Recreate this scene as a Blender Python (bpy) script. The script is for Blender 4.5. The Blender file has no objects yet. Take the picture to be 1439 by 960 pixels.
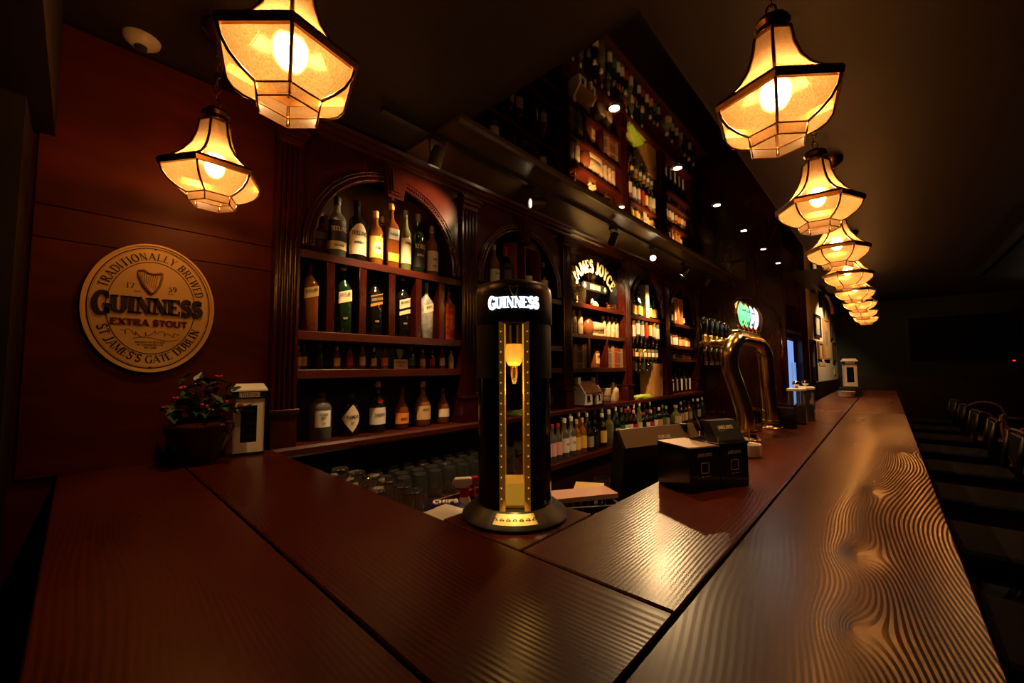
import bpy, bmesh, math, random
from mathutils import Vector, Matrix
random.seed(7)
PI = math.pi
sc = bpy.context.scene
col = sc.collection

# ---------------------------------------------------------------- camera
F_PX, YAW, PITCH, ROLL = 565.9, math.radians(42.83), math.radians(3.735), math.radians(-0.35)
cam_d = bpy.data.cameras.new('camera')
cam_d.sensor_fit = 'HORIZONTAL'
cam_d.sensor_width = 36.0
cam_d.lens = 36.0 * F_PX / 1439.0
cam_d.clip_start = 0.02
cam = bpy.data.objects.new('camera', cam_d)
col.objects.link(cam)
fw = Vector((-math.sin(YAW) * math.cos(PITCH), math.cos(YAW) * math.cos(PITCH), math.sin(PITCH)))
rt = Vector((math.cos(YAW), math.sin(YAW), 0)); up = rt.cross(fw)
r2 = rt * math.cos(ROLL) + up * math.sin(ROLL); u2 = up * math.cos(ROLL) - rt * math.sin(ROLL)
cam.matrix_world = Matrix(((r2.x, u2.x, -fw.x, 0), (r2.y, u2.y, -fw.y, 0), (r2.z, u2.z, -fw.z, 1.45), (0, 0, 0, 1)))
sc.camera = cam

# ---------------------------------------------------------------- world, exposure
w = bpy.data.worlds.new('world'); sc.world = w; w.use_nodes = True
w.node_tree.nodes['Background'].inputs[0].default_value = (1.0, 0.55, 0.3, 1)
w.node_tree.nodes['Background'].inputs[1].default_value = 0.002
vs = sc.view_settings
sc.display_settings.display_device = 'sRGB'
vs.view_transform = 'Standard'; vs.look = 'None'; vs.gamma = 1.0; vs.use_curve_mapping = False
vs.exposure = 0.15
cy = sc.cycles
cy.use_denoising = True
cy.max_bounces = 10; cy.transmission_bounces = 8; cy.glossy_bounces = 5; cy.diffuse_bounces = 3
cy.transparent_max_bounces = 12
cy.sample_clamp_indirect = 4.0; cy.caustics_reflective = False; cy.caustics_refractive = False
cy.blur_glossy = 0.5

# light levels
BULB = 560.0; DOWN = 5.0; TRACK = 11.0
WARM = (1.0, 0.56, 0.22)

# ---------------------------------------------------------------- materials
def new_mat(name):
    m = bpy.data.materials.new(name); m.use_nodes = True
    return m, m.node_tree, m.node_tree.nodes['Principled BSDF']
def plain(name, c, rough=0.5, metal=0.0, spec=0.5, emit=None, es=0.0, trans=0.0, ior=1.45, coat=0.0, noise=0.0, nscale=40):
    m, nt, b = new_mat(name)
    b.inputs['Base Color'].default_value = (*c, 1); b.inputs['Roughness'].default_value = rough
    b.inputs['Metallic'].default_value = metal; b.inputs['Specular IOR Level'].default_value = spec
    b.inputs['Transmission Weight'].default_value = trans; b.inputs['IOR'].default_value = ior
    b.inputs['Coat Weight'].default_value = coat; b.inputs['Coat Roughness'].default_value = 0.12
    if emit:
        b.inputs['Emission Color'].default_value = (*emit, 1); b.inputs['Emission Strength'].default_value = es
    if noise:
        n = nt.nodes.new('ShaderNodeTexNoise'); n.inputs['Scale'].default_value = nscale; n.inputs['Detail'].default_value = 4
        tc = nt.nodes.new('ShaderNodeTexCoord'); nt.links.new(tc.outputs['Object'], n.inputs['Vector'])
        r = nt.nodes.new('ShaderNodeValToRGB'); nt.links.new(n.outputs['Fac'], r.inputs[0])
        r.color_ramp.elements[0].position = 0.3; r.color_ramp.elements[1].position = 0.75
        r.color_ramp.elements[0].color = (*[x * (1 - noise) for x in c], 1)
        r.color_ramp.elements[1].color = (*[min(1, x * (1 + noise)) for x in c], 1)
        nt.links.new(r.outputs[0], b.inputs['Base Color'])
    return m
def wood(name, dark, light, axis='Y', scale=20, stretch=0.06, dist=6, rough=0.3, bump=0.15, coat=0.0, ramp=(0.2, 0.85), rvar=0.08, knots=1.4, spec=0.5, edge=None, eyes=()):
    m, nt, b = new_mat(name); L = nt.links.new; N = nt.nodes.new
    tc = N('ShaderNodeTexCoord'); oi = N('ShaderNodeObjectInfo')
    mp = N('ShaderNodeMapping')
    s = [1.0, 1.0, 1.0]; s['XYZ'.index(axis)] = stretch
    mp.inputs['Scale'].default_value = s
    add = N('ShaderNodeVectorMath'); add.operation = 'ADD'
    mul = N('ShaderNodeMath'); mul.operation = 'MULTIPLY'; mul.inputs[1].default_value = 37.0
    L(oi.outputs['Random'], mul.inputs[0]); L(tc.outputs['Object'], add.inputs[0]); L(mul.outputs[0], add.inputs[1])
    L(add.outputs[0], mp.inputs['Vector'])
    # large lazy swirls that bend the rings
    n0 = N('ShaderNodeTexNoise'); n0.inputs['Scale'].default_value = knots * 3; n0.inputs['Detail'].default_value = 1.5
    mp0 = N('ShaderNodeMapping'); s0 = [1.0, 1.0, 1.0]; s0['XYZ'.index(axis)] = 0.3; mp0.inputs['Scale'].default_value = s0
    L(add.outputs[0], mp0.inputs['Vector']); L(mp0.outputs[0], n0.inputs['Vector'])
    rings = N('ShaderNodeMath'); rings.operation = 'MULTIPLY'; rings.inputs[1].default_value = dist * 2.2
    L(n0.outputs['Fac'], rings.inputs[0])
    sep = N('ShaderNodeSeparateXYZ'); L(add.outputs[0], sep.inputs[0])
    cross = N('ShaderNodeMath'); cross.operation = 'MULTIPLY'; cross.inputs[1].default_value = scale
    other = {'X': 'Y', 'Y': 'X', 'Z': 'Y'}[axis]
    L(sep.outputs[other], cross.inputs[0])
    sm = N('ShaderNodeMath'); sm.operation = 'ADD'; L(rings.outputs[0], sm.inputs[0]); L(cross.outputs[0], sm.inputs[1])
    dark_k = None
    for (kx, ky, ra_, rb_, amp) in eyes:      # knots: closed rings round a point of the plank
        sb_ = N('ShaderNodeVectorMath'); sb_.operation = 'SUBTRACT'; L(tc.outputs['Object'], sb_.inputs[0]); sb_.inputs[1].default_value = (kx, ky, 0)
        sc_ = N('ShaderNodeVectorMath'); sc_.operation = 'MULTIPLY'; L(sb_.outputs[0], sc_.inputs[0]); sc_.inputs[1].default_value = (1 / ra_, 1 / rb_, 0)
        ln = N('ShaderNodeVectorMath'); ln.operation = 'LENGTH'; L(sc_.outputs[0], ln.inputs[0])
        pw = N('ShaderNodeMath'); pw.operation = 'POWER'; L(ln.outputs['Value'], pw.inputs[0]); pw.inputs[1].default_value = 1.3
        ng = N('ShaderNodeMath'); ng.operation = 'MULTIPLY'; L(pw.outputs[0], ng.inputs[0]); ng.inputs[1].default_value = -1.0
        ex = N('ShaderNodeMath'); ex.operation = 'EXPONENT'; L(ng.outputs[0], ex.inputs[0])
        ad = N('ShaderNodeMath'); ad.operation = 'MULTIPLY_ADD'; ad.inputs[1].default_value = amp; L(ex.outputs[0], ad.inputs[0]); L(sm.outputs[0], ad.inputs[2])
        sm = ad
    fr = N('ShaderNodeMath'); fr.operation = 'PINGPONG'; fr.inputs[1].default_value = 0.5; L(sm.outputs[0], fr.inputs[0])
    f2 = N('ShaderNodeMath'); f2.operation = 'MULTIPLY'; f2.inputs[1].default_value = 2.0; L(fr.outputs[0], f2.inputs[0])
    # fine fibre
    n1 = N('ShaderNodeTexNoise'); n1.inputs['Scale'].default_value = 160; n1.inputs['Detail'].default_value = 5
    L(mp.outputs[0], n1.inputs['Vector'])
    n2 = N('ShaderNodeTexNoise'); n2.inputs['Scale'].default_value = 4.5; n2.inputs['Detail'].default_value = 6
    L(mp0.outputs[0], n2.inputs['Vector'])
    mx = N('ShaderNodeMath'); mx.operation = 'MULTIPLY_ADD'; mx.inputs[1].default_value = 0.15
    L(f2.outputs[0], mx.inputs[0])
    m3 = N('ShaderNodeMath'); m3.operation = 'MULTIPLY_ADD'; m3.inputs[1].default_value = 0.3
    L(n1.outputs['Fac'], m3.inputs[0])
    m4 = N('ShaderNodeMath'); m4.operation = 'MULTIPLY'; m4.inputs[1].default_value = 0.55; L(n2.outputs['Fac'], m4.inputs[0])
    L(m4.outputs[0], m3.inputs[2]); L(m3.outputs[0], mx.inputs[2])
    rp = N('ShaderNodeValToRGB'); L(mx.outputs[0], rp.inputs[0])
    e = rp.color_ramp.elements; e[0].position = ramp[0]; e[1].position = ramp[1]
    e[0].color = (*dark, 1); e[1].color = (*light, 1)
    L(rp.outputs[0], b.inputs['Base Color'])
    ra = N('ShaderNodeMath'); ra.operation = 'MULTIPLY_ADD'; ra.inputs[1].default_value = rvar * 2; ra.inputs[2].default_value = rough - rvar
    L(n2.outputs['Fac'], ra.inputs[0]); L(ra.outputs[0], b.inputs['Roughness'])
    bp = N('ShaderNodeBump'); bp.inputs['Strength'].default_value = bump; bp.inputs['Distance'].default_value = 0.002
    hh = N('ShaderNodeMath'); hh.operation = 'MULTIPLY_ADD'; hh.inputs[1].default_value = 0.25
    L(n1.outputs['Fac'], hh.inputs[0]); L(f2.outputs[0], hh.inputs[2])
    msk = N('ShaderNodeMapRange'); msk.inputs['From Min'].default_value = 0.42; msk.inputs['From Max'].default_value = 0.62; msk.inputs['To Min'].default_value = 0.12
    n4 = N('ShaderNodeTexNoise'); n4.inputs['Scale'].default_value = 2.6; n4.inputs['Detail'].default_value = 2; L(mp0.outputs[0], n4.inputs['Vector']); L(n4.outputs['Fac'], msk.inputs[0])
    hm = N('ShaderNodeMath'); hm.operation = 'MULTIPLY'; L(hh.outputs[0], hm.inputs[0]); L(msk.outputs[0], hm.inputs[1])
    if edge:      # the heartwood side of the plank carries the deep raised grain
        sp2 = N('ShaderNodeSeparateXYZ'); L(tc.outputs['Object'], sp2.inputs[0])
        wob = N('ShaderNodeMath'); wob.operation = 'MULTIPLY_ADD'; wob.inputs[1].default_value = 0.22; L(n0.outputs['Fac'], wob.inputs[0]); L(sp2.outputs['X'], wob.inputs[2])
        mr = N('ShaderNodeMapRange'); mr.inputs['From Min'].default_value = edge[0] + 0.11; mr.inputs['From Max'].default_value = edge[1] + 0.11
        mr.inputs['To Min'].default_value = 0.10; L(wob.outputs[0], mr.inputs[0])
        hm2 = N('ShaderNodeMath'); hm2.operation = 'MULTIPLY'; L(hh.outputs[0], hm2.inputs[0]); L(mr.outputs[0], hm2.inputs[1]); hm = hm2
    L(hm.outputs[0], bp.inputs['Height']); L(bp.outputs[0], b.inputs['Normal'])
    b.inputs['Coat Weight'].default_value = coat; b.inputs['Coat Roughness'].default_value = 0.15
    b.inputs['Specular IOR Level'].default_value = spec
    return m

M = {}
KNOT_A = ((-0.058, 1.00, 0.030, 0.06, 9.0), (-0.050, 0.72, 0.035, 0.07, 7.0), (-0.045, 1.52, 0.022, 0.07, 5.0), (0.03, 2.3, 0.03, 0.08, 5.0))
KNOT_B = ((-1.20, 0.125, 0.10, 0.035, 8.0), (-1.62, 0.40, 0.09, 0.03, 6.0))
M['bar_y'] = wood('bar_wood_long', (0.028, 0.0030, 0.0010), (0.145, 0.020, 0.0045), 'Y', 110, 0.05, 10, 0.29, 0.16, ramp=(0.3, 0.95), knots=0.9, rvar=0.06, spec=0.42)
M['bar_rough'] = wood('bar_wood_raised_grain', (0.022, 0.0034, 0.0012), (0.11, 0.022, 0.006), 'Y', 150, 0.05, 26, 0.29, 0.42, ramp=(0.35, 1.0), knots=0.65, rvar=0.06, spec=0.60, edge=(-0.10, 0.03), eyes=KNOT_A)
M['bar_x'] = wood('bar_wood_cross', (0.020, 0.0020, 0.0008), (0.095, 0.0105, 0.0028), 'X', 95, 0.05, 12, 0.28, 0.18, ramp=(0.3, 0.95), knots=0.8, rvar=0.06, spec=0.32, eyes=KNOT_B)
M['mahog'] = wood('mahogany_upright', (0.018, 0.0018, 0.0008), (0.070, 0.0080, 0.0030), 'Z', 60, 0.08, 3, 0.20, 0.03, ramp=(0.3, 1.0))
M['mahog_y'] = wood('mahogany_shelf', (0.026, 0.0030, 0.0012), (0.100, 0.015, 0.005), 'Y', 60, 0.08, 3, 0.30, 0.05, ramp=(0.3, 1.0))
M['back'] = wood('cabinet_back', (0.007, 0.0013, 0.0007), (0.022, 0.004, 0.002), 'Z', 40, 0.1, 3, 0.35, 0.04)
M['glow_back'] = wood('painted_glow_back', (0.12, 0.06, 0.028), (0.30, 0.17, 0.085), 'Z', 40, 0.1, 3, 0.4, 0.04)  # paler tone stands in for spotlight falling on the arch back
M['panel'] = wood('wall_panel_wood', (0.035, 0.0028, 0.0009), (0.130, 0.0140, 0.0035), 'Y', 22, 0.12, 3, 0.50, 0.04, spec=0.25)
M['darkwood'] = wood('dark_stained_wood', (0.006, 0.002, 0.001), (0.022, 0.006, 0.003), 'Z', 14, 0.1, 3, 0.35, 0.05)
M['ceil'] = plain('ceiling_paint', (0.012, 0.0052, 0.0020), 0.6, noise=0.1, nscale=3)
M['soffit'] = plain('soffit_paint', (0.060, 0.034, 0.014), 0.35)
M['black_wall'] = plain('dark_wall_paint', (0.007, 0.0025, 0.0015), 0.6)
M['green_wall'] = plain('dark_green_paint', (0.008, 0.014, 0.005), 0.6, noise=0.15, nscale=2)
M['cream'] = plain('cream_plaster', (0.62, 0.47, 0.30), 0.8, noise=0.05, nscale=3)
M['floor'] = plain('floor_dark', (0.010, 0.004, 0.002), 0.4, noise=0.3, nscale=5)
M['mirror'] = plain('smoked_mirror', (0.30, 0.26, 0.22), 0.03, metal=1.0)
M['amirror'] = plain('antique_mirror', (0.42, 0.30, 0.17), 0.10, metal=1.0, noise=0.4, nscale=7)
M['seam'] = plain('bright_panel_seam', (0.5, 0.45, 0.38), 0.4, metal=1.0)
M['brass'] = plain('polished_brass', (0.95, 0.60, 0.22), 0.20, metal=1.0)
M['abrass'] = plain('aged_brass', (0.34, 0.17, 0.055), 0.28, metal=1.0, noise=0.3, nscale=30)
M['lead'] = plain('dark_leading', (0.10, 0.05, 0.02), 0.35, metal=1.0)
M['chrome'] = plain('chrome', (0.75, 0.72, 0.68), 0.08, metal=1.0)
M['black'] = plain('black_gloss', (0.006, 0.006, 0.007), 0.14)
M['blackm'] = plain('black_satin', (0.012, 0.011, 0.011), 0.38)
M['seatleather'] = plain('black_leather', (0.003, 0.002, 0.002), 0.7, spec=0.1)
M['char'] = plain('charcoal', (0.03, 0.028, 0.026), 0.4)
M['white'] = plain('white_paint', (0.86, 0.78, 0.64), 0.5)
M['offw'] = plain('off_white_ceramic', (0.70, 0.62, 0.50), 0.25)
M['gold'] = plain('gold_leaf', (0.88, 0.70, 0.36), 0.35, metal=0.0)
M['goldp'] = plain('gold_print', (0.55, 0.36, 0.12), 0.4)
M['cream_sign'] = plain('cream_enamel', (0.92, 0.63, 0.25), 0.35)
M['ink'] = plain('dark_brown_ink', (0.012, 0.006, 0.004), 0.45)
M['redink'] = plain('maroon_ink', (0.16, 0.012, 0.014), 0.45)
M['bronze'] = plain('bronze_print', (0.30, 0.16, 0.05), 0.4)
M['led'] = plain('white_led_letters', (1, 1, 1), 0.4, emit=(0.80, 0.90, 1.0), es=2.2)
M['ledgold'] = plain('amber_led_strip', (1, 0.6, 0.15), 0.4, emit=(1.0, 0.52, 0.06), es=0.8)
M['amberglow'] = plain('lit_amber_acrylic', (0.9, 0.5, 0.1), 0.3, emit=(1.0, 0.46, 0.05), es=0.55)
M['amber_rail'] = plain('lit_amber_rail', (0.7, 0.36, 0.07), 0.3, emit=(1.0, 0.38, 0.03), es=0.045)
M['dripglow'] = plain('dim_amber_acrylic', (0.5, 0.28, 0.06), 0.3, emit=(1.0, 0.50, 0.04), es=0.24)
M['till'] = plain('till_painted_light', (0.20, 0.12, 0.055), 0.4)
M['tvred'] = plain('standby_light', (1, 0, 0), 0.4, emit=(1.0, 0.02, 0.01), es=3)
M['disc'] = plain('downlight_lens', (1, 1, 1), 0.4, emit=(1.0, 0.80, 0.55), es=28)
M['spotlens'] = plain('spot_lens', (1, 1, 1), 0.4, emit=(1.0, 0.72, 0.38), es=30)
M['bulb'] = plain('bulb_glow', (1, 1, 1), 0.4, emit=WARM, es=BULB)
M['fridge_led'] = plain('fridge_blue_light', (0.2, 0.4, 1), 0.4, emit=(0.22, 0.42, 1.0), es=0.8)
M['green_lens'] = plain('lit_green_lens', (0.2, 0.9, 0.4), 0.15, emit=(0.25, 0.95, 0.42), es=0.9)
M['green_print'] = plain('lit_dark_green', (0.02, 0.3, 0.08), 0.2, emit=(0.02, 0.38, 0.10), es=0.7)
M['white_lens'] = plain('lit_white_lens', (0.9, 0.9, 0.95), 0.15, emit=(0.85, 0.88, 1.0), es=1.3)
M['blue_print'] = plain('lit_blue_print', (0.1, 0.15, 0.3), 0.2, emit=(0.10, 0.16, 0.30), es=0.6)
M['clear'] = plain('clear_glass', (0.93, 0.91, 0.86), 0.03, trans=0.98, ior=1.47)
M['acrylic'] = plain('clear_acrylic', (0.95, 0.95, 0.93), 0.03, trans=1.0, ior=1.2)
M['green_leaf'] = plain('dark_green_leaf', (0.02, 0.05, 0.012), 0.4, noise=0.4, nscale=30)
M['red_flower'] = plain('red_petal', (0.42, 0.01, 0.035), 0.45)
M['pot'] = plain('brown_glazed_pot', (0.035, 0.009, 0.003), 0.15, noise=0.4, nscale=12)
M['lime'] = plain('lime_green_paper', (0.28, 0.40, 0.03), 0.6)
M['paper'] = plain('pale_paper', (0.75, 0.58, 0.42), 0.7)
M['pinkp'] = plain('pink_paper', (0.72, 0.42, 0.30), 0.7)
M['redplastic'] = plain('red_plastic', (0.62, 0.015, 0.02), 0.3)
M['blueplastic'] = plain('dark_blue_plastic', (0.015, 0.012, 0.12), 0.3)
M['thatch'] = plain('brown_thatch', (0.22, 0.09, 0.025), 0.8, noise=0.4, nscale=60)
M['darkgreen'] = plain('dark_green_paint_gloss', (0.008, 0.025, 0.012), 0.35)
M['boxwood'] = wood('pale_box_wood', (0.26, 0.10, 0.03), (0.50, 0.24, 0.07), 'Z', 18, 0.1, 3, 0.45, 0.05)
M['redbox'] = wood('red_box_wood', (0.12, 0.02, 0.01), (0.22, 0.045, 0.02), 'Z', 14, 0.1, 3, 0.35, 0.05)
M['lid'] = wood('pale_lid_wood', (0.34, 0.20, 0.11), (0.52, 0.34, 0.20), 'Y', 26, 0.1, 3, 0.5, 0.05)
M['stone'] = plain('stoneware', (0.42, 0.30, 0.17), 0.35, noise=0.2, nscale=20)
M['brownglaze'] = plain('brown_stoneware_glaze', (0.16, 0.045, 0.015), 0.2)
def glass_col(n, c, rough=0.04, tr=0.75):
    return plain(n, c, rough, trans=tr, ior=1.42)
M['g_dark'] = plain('dark_bottle_glass', (0.008, 0.006, 0.004), 0.06, coat=0.3)
M['g_green'] = plain('green_bottle_glass', (0.008, 0.02, 0.006), 0.06, coat=0.3)
M['g_amber'] = glass_col('amber_spirit_glass', (0.75, 0.28, 0.05))
M['g_brown'] = glass_col('brown_spirit_glass', (0.35, 0.10, 0.02), tr=0.6)
M['g_clear'] = glass_col('clear_bottle_glass', (0.85, 0.84, 0.74), tr=0.9)
M['g_olive'] = glass_col('olive_bottle_glass', (0.35, 0.38, 0.12), tr=0.7)
M['g_grey'] = plain('painted_grey_bottle', (0.30, 0.29, 0.27), 0.3, noise=0.5, nscale=35)
M['g_red'] = plain('painted_red_bottle', (0.40, 0.05, 0.015), 0.25, noise=0.7, nscale=35)
for k, c in dict(l_cream=(0.72, 0.60, 0.40), l_white=(0.75, 0.70, 0.62), l_yellow=(0.75, 0.50, 0.10), l_orange=(0.75, 0.25, 0.03),
                 l_black=(0.012, 0.010, 0.009), l_gold=(0.50, 0.32, 0.10), l_grey=(0.28, 0.26, 0.23), l_tan=(0.58, 0.38, 0.18),
                 l_red=(0.45, 0.02, 0.02), l_green=(0.05, 0.15, 0.04), l_pink=(0.72, 0.38, 0.36)).items():
    M[k] = plain(k.replace('l_', 'label_'), c, 0.5)
for k, c in dict(bk_green=(0.05, 0.07, 0.03), bk_brown=(0.13, 0.06, 0.03), bk_red=(0.26, 0.025, 0.02), bk_tan=(0.25, 0.16, 0.07), bk_blue=(0.04, 0.05, 0.06)).items():
    M[k] = plain(k.replace('bk_', 'book_cloth_'), c, 0.6, noise=0.2, nscale=40)

# lamp glass: pebbled amber panes that pass and scatter the bulb's light
def lamp_glass():
    m = bpy.data.materials.new('amber_lamp_glass'); m.use_nodes = True; nt = m.node_tree
    for n in list(nt.nodes): nt.nodes.remove(n)
    N = nt.nodes.new; L = nt.links.new
    out = N('ShaderNodeOutputMaterial'); tc = N('ShaderNodeTexCoord')
    nz = N('ShaderNodeTexNoise'); nz.inputs['Scale'].default_value = 260; nz.inputs['Detail'].default_value = 2
    L(tc.outputs['Object'], nz.inputs['Vector'])
    rp = N('ShaderNodeValToRGB'); L(nz.outputs['Fac'], rp.inputs[0])
    rp.color_ramp.elements[0].position = 0.35; rp.color_ramp.elements[1].position = 0.62
    rp.color_ramp.elements[0].color = (0.125, 0.068, 0.026, 1); rp.color_ramp.elements[1].color = (0.190, 0.122, 0.058, 1)
    tl = N('ShaderNodeBsdfTranslucent'); L(rp.outputs[0], tl.inputs['Color'])
    tp = N('ShaderNodeBsdfTransparent'); tp.inputs['Color'].default_value = (1.0, 0.66, 0.34, 1)
    gl = N('ShaderNodeBsdfGlossy'); gl.inputs['Roughness'].default_value = 0.25
    df = N('ShaderNodeBsdfDiffuse'); L(rp.outputs[0], df.inputs['Color'])
    md = N('ShaderNodeMixShader'); md.inputs[0].default_value = 0.38; L(tl.outputs[0], md.inputs[1]); L(df.outputs[0], md.inputs[2])
    m1 = N('ShaderNodeMixShader'); m1.inputs[0].default_value = 0.26; L(md.outputs[0], m1.inputs[1]); L(tp.outputs[0], m1.inputs[2])
    rf = N('ShaderNodeBsdfRefraction'); rf.inputs['Color'].default_value = (0.16, 0.10, 0.044, 1); rf.inputs['Roughness'].default_value = 0.42; rf.inputs['IOR'].default_value = 1.12
    m0 = N('ShaderNodeMixShader'); m0.inputs[0].default_value = 0.35; L(m1.outputs[0], m0.inputs[1]); L(rf.outputs[0], m0.inputs[2]); m1 = m0
    m2 = N('ShaderNodeMixShader'); m2.inputs[0].default_value = 0.05; L(m1.outputs[0], m2.inputs[1]); L(gl.outputs[0], m2.inputs[2])
    L(m2.outputs[0], out.inputs['Surface'])
    return m
M['lampglass'] = lamp_glass()

# ---------------------------------------------------------------- mesh helpers
def nb(): return bmesh.new()
def obj(name, bm, mat, parent=None, loc=None, smooth=None, bevel=0.0):
    if bevel:
        bmesh.ops.bevel(bm, geom=[e for e in bm.edges], offset=bevel, segments=1, affect='EDGES', clamp_overlap=True)
    bmesh.ops.recalc_face_normals(bm, faces=bm.faces)
    me = bpy.data.meshes.new(name); bm.to_mesh(me); bm.free()
    if isinstance(mat, (list, tuple)):
        for x in mat: me.materials.append(M[x])
    else: me.materials.append(M[mat])
    o = bpy.data.objects.new(name, me); col.objects.link(o)
    if smooth: me.shade_smooth() if smooth is True else smooth_angle(me, smooth)
    if parent: o.parent = parent
    if loc: o.location = loc
    return o
def smooth_angle(me, deg):
    me.shade_smooth()
    try: me.set_sharp_from_angle(angle=math.radians(deg))
    except Exception: pass
def box(bm, x0, x1, y0, y1, z0, z1, rot=None, mi=0):
    c = Vector(((x0 + x1) / 2, (y0 + y1) / 2, (z0 + z1) / 2))
    vs = []
    for z in (z0, z1):
        for x, y in ((x0, y0), (x1, y0), (x1, y1), (x0, y1)):
            v = Vector((x, y, z))
            if rot: v = c + Matrix.Rotation(rot[0], 3, rot[1]) @ (v - c)
            vs.append(bm.verts.new(v))
    for f in ((3, 2, 1, 0), (4, 5, 6, 7), (0, 1, 5, 4), (1, 2, 6, 5), (2, 3, 7, 6), (3, 0, 4, 7)):
        fc = bm.faces.new([vs[i] for i in f]); fc.material_index = mi
    return vs
def bx(name, mat, b, parent=None, bevel=0.0, rot=None):
    bm = nb(); box(bm, *b, rot=rot); return obj(name, bm, mat, parent, bevel=bevel)
def lathe(bm, prof, seg=24, c=(0, 0, 0), sq=2.0, mat=None, closed=True):
    """prof: list of (r, z). sq>2 gives a squared cross-section"""
    rings = []
    for r, z in prof:
        ring = []
        if r < 1e-5:
            ring = [bm.verts.new((c[0], c[1], c[2] + z))]
        else:
            for i in range(seg):
                a = 2 * PI * i / seg + (PI / seg)
                k = 1.0
                if sq > 2.01:
                    k = (abs(math.cos(a)) ** sq + abs(math.sin(a)) ** sq) ** (-1.0 / sq)
                    k = 1 + (k - 1)
                ring.append(bm.verts.new((c[0] + r * k * math.cos(a), c[1] + r * k * math.sin(a), c[2] + z)))
        rings.append(ring)
    fs = []
    for a, b in zip(rings, rings[1:]):
        if len(a) == 1 and len(b) == 1: continue
        for i in range(seg):
            j = (i + 1) % seg
            if len(a) == 1: fs.append(bm.faces.new((a[0], b[j], b[i])))
            elif len(b) == 1: fs.append(bm.faces.new((a[i], a[j], b[0])))
            else: fs.append(bm.faces.new((a[i], a[j], b[j], b[i])))
    if mat:
        vv = [v for r in rings for v in r]
        for v in vv: v.co = mat @ v.co
    return fs
def tube(bm, pts, r, seg=8, radii=None, caps=True, closed=False):
    pts = [Vector(p) for p in pts]; n = len(pts); rings = []
    prev = None
    for i, p in enumerate(pts):
        if closed: t = (pts[(i + 1) % n] - pts[i - 1]).normalized()
        else: t = (pts[min(i + 1, n - 1)] - pts[max(i - 1, 0)]).normalized()
        if prev is None:
            a = Vector((0, 0, 1)) if abs(t.z) < 0.9 else Vector((1, 0, 0))
            u = t.cross(a).normalized()
        else:
            u = (prev - t * prev.dot(t)).normalized()
        prev = u; v = t.cross(u); rr = radii[i] if radii else r
        rings.append([bm.verts.new(p + (u * math.cos(2 * PI * k / seg) + v * math.sin(2 * PI * k / seg)) * rr) for k in range(seg)])
    m = n if closed else n - 1
    for i in range(m):
        a = rings[i]; b = rings[(i + 1) % n]
        for k in range(seg):
            j = (k + 1) % seg; bm.faces.new((a[k], a[j], b[j], b[k]))
    if caps and not closed:
        bm.faces.new(rings[0][::-1]); bm.faces.new(rings[-1])
def prism(bm, poly, axis, a, b):
    """poly of 2-D points swept along axis from a to b. axis X: pts (y,z); Y: (x,z); Z: (x,y)"""
    def P(p, t): return {'X': (t, p[0], p[1]), 'Y': (p[0], t, p[1]), 'Z': (p[0], p[1], t)}[axis]
    A = [bm.verts.new(P(p, a)) for p in poly]; B = [bm.verts.new(P(p, b)) for p in poly]
    n = len(poly)
    bm.faces.new(A[::-1]); bm.faces.new(B)
    for i in range(n):
        j = (i + 1) % n; bm.faces.new((A[i], A[j], B[j], B[i]))
def ball(bm, c, r, seg=12, rings=8, sz=1.0):
    prof = [(r * math.sin(PI * i / rings), -r * sz * math.cos(PI * i / rings)) for i in range(rings + 1)]
    prof[0] = (0, prof[0][1]); prof[-1] = (0, prof[-1][1])
    lathe(bm, prof, seg, c)

GROUPS = {}
def tag(o, label, cat, group=None):
    o['label'] = label; o['category'] = cat
    if group: o['group'] = group
    return o
def thing(name, label, cat, loc=(0, 0, 0), rz=0, group=None):
    o = bpy.data.objects.new(name, None); col.objects.link(o)
    o.location = loc; o.rotation_euler = (0, 0, rz); o.empty_display_size = 0.1
    return tag(o, label, cat, group)
def struct(o, label=None):
    o['kind'] = 'structure'
    if label: o['label'] = label
    return o
def copy_tree(o, parent=None):
    c = o.copy(); col.objects.link(c); c.parent = parent
    for ch in list(o.children): copy_tree(ch, c)
    return c
def light(kind, loc, energy, color, size=0.03, target=None, spot=None, blend=0.5):
    d = bpy.data.lights.new(kind.lower() + '_light', kind); d.energy = energy; d.color = color
    if kind == 'SPOT': d.spot_size = math.radians(spot); d.spot_blend = blend; d.shadow_soft_size = size
    elif kind == 'POINT': d.shadow_soft_size = size
    elif kind == 'AREA': d.shape = 'DISK'; d.size = size
    o = bpy.data.objects.new(d.name, d); col.objects.link(o); o.location = loc
    if target is not None:
        o.rotation_euler = (Vector(target) - Vector(loc)).to_track_quat('-Z', 'Y').to_euler()
    return o

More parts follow.
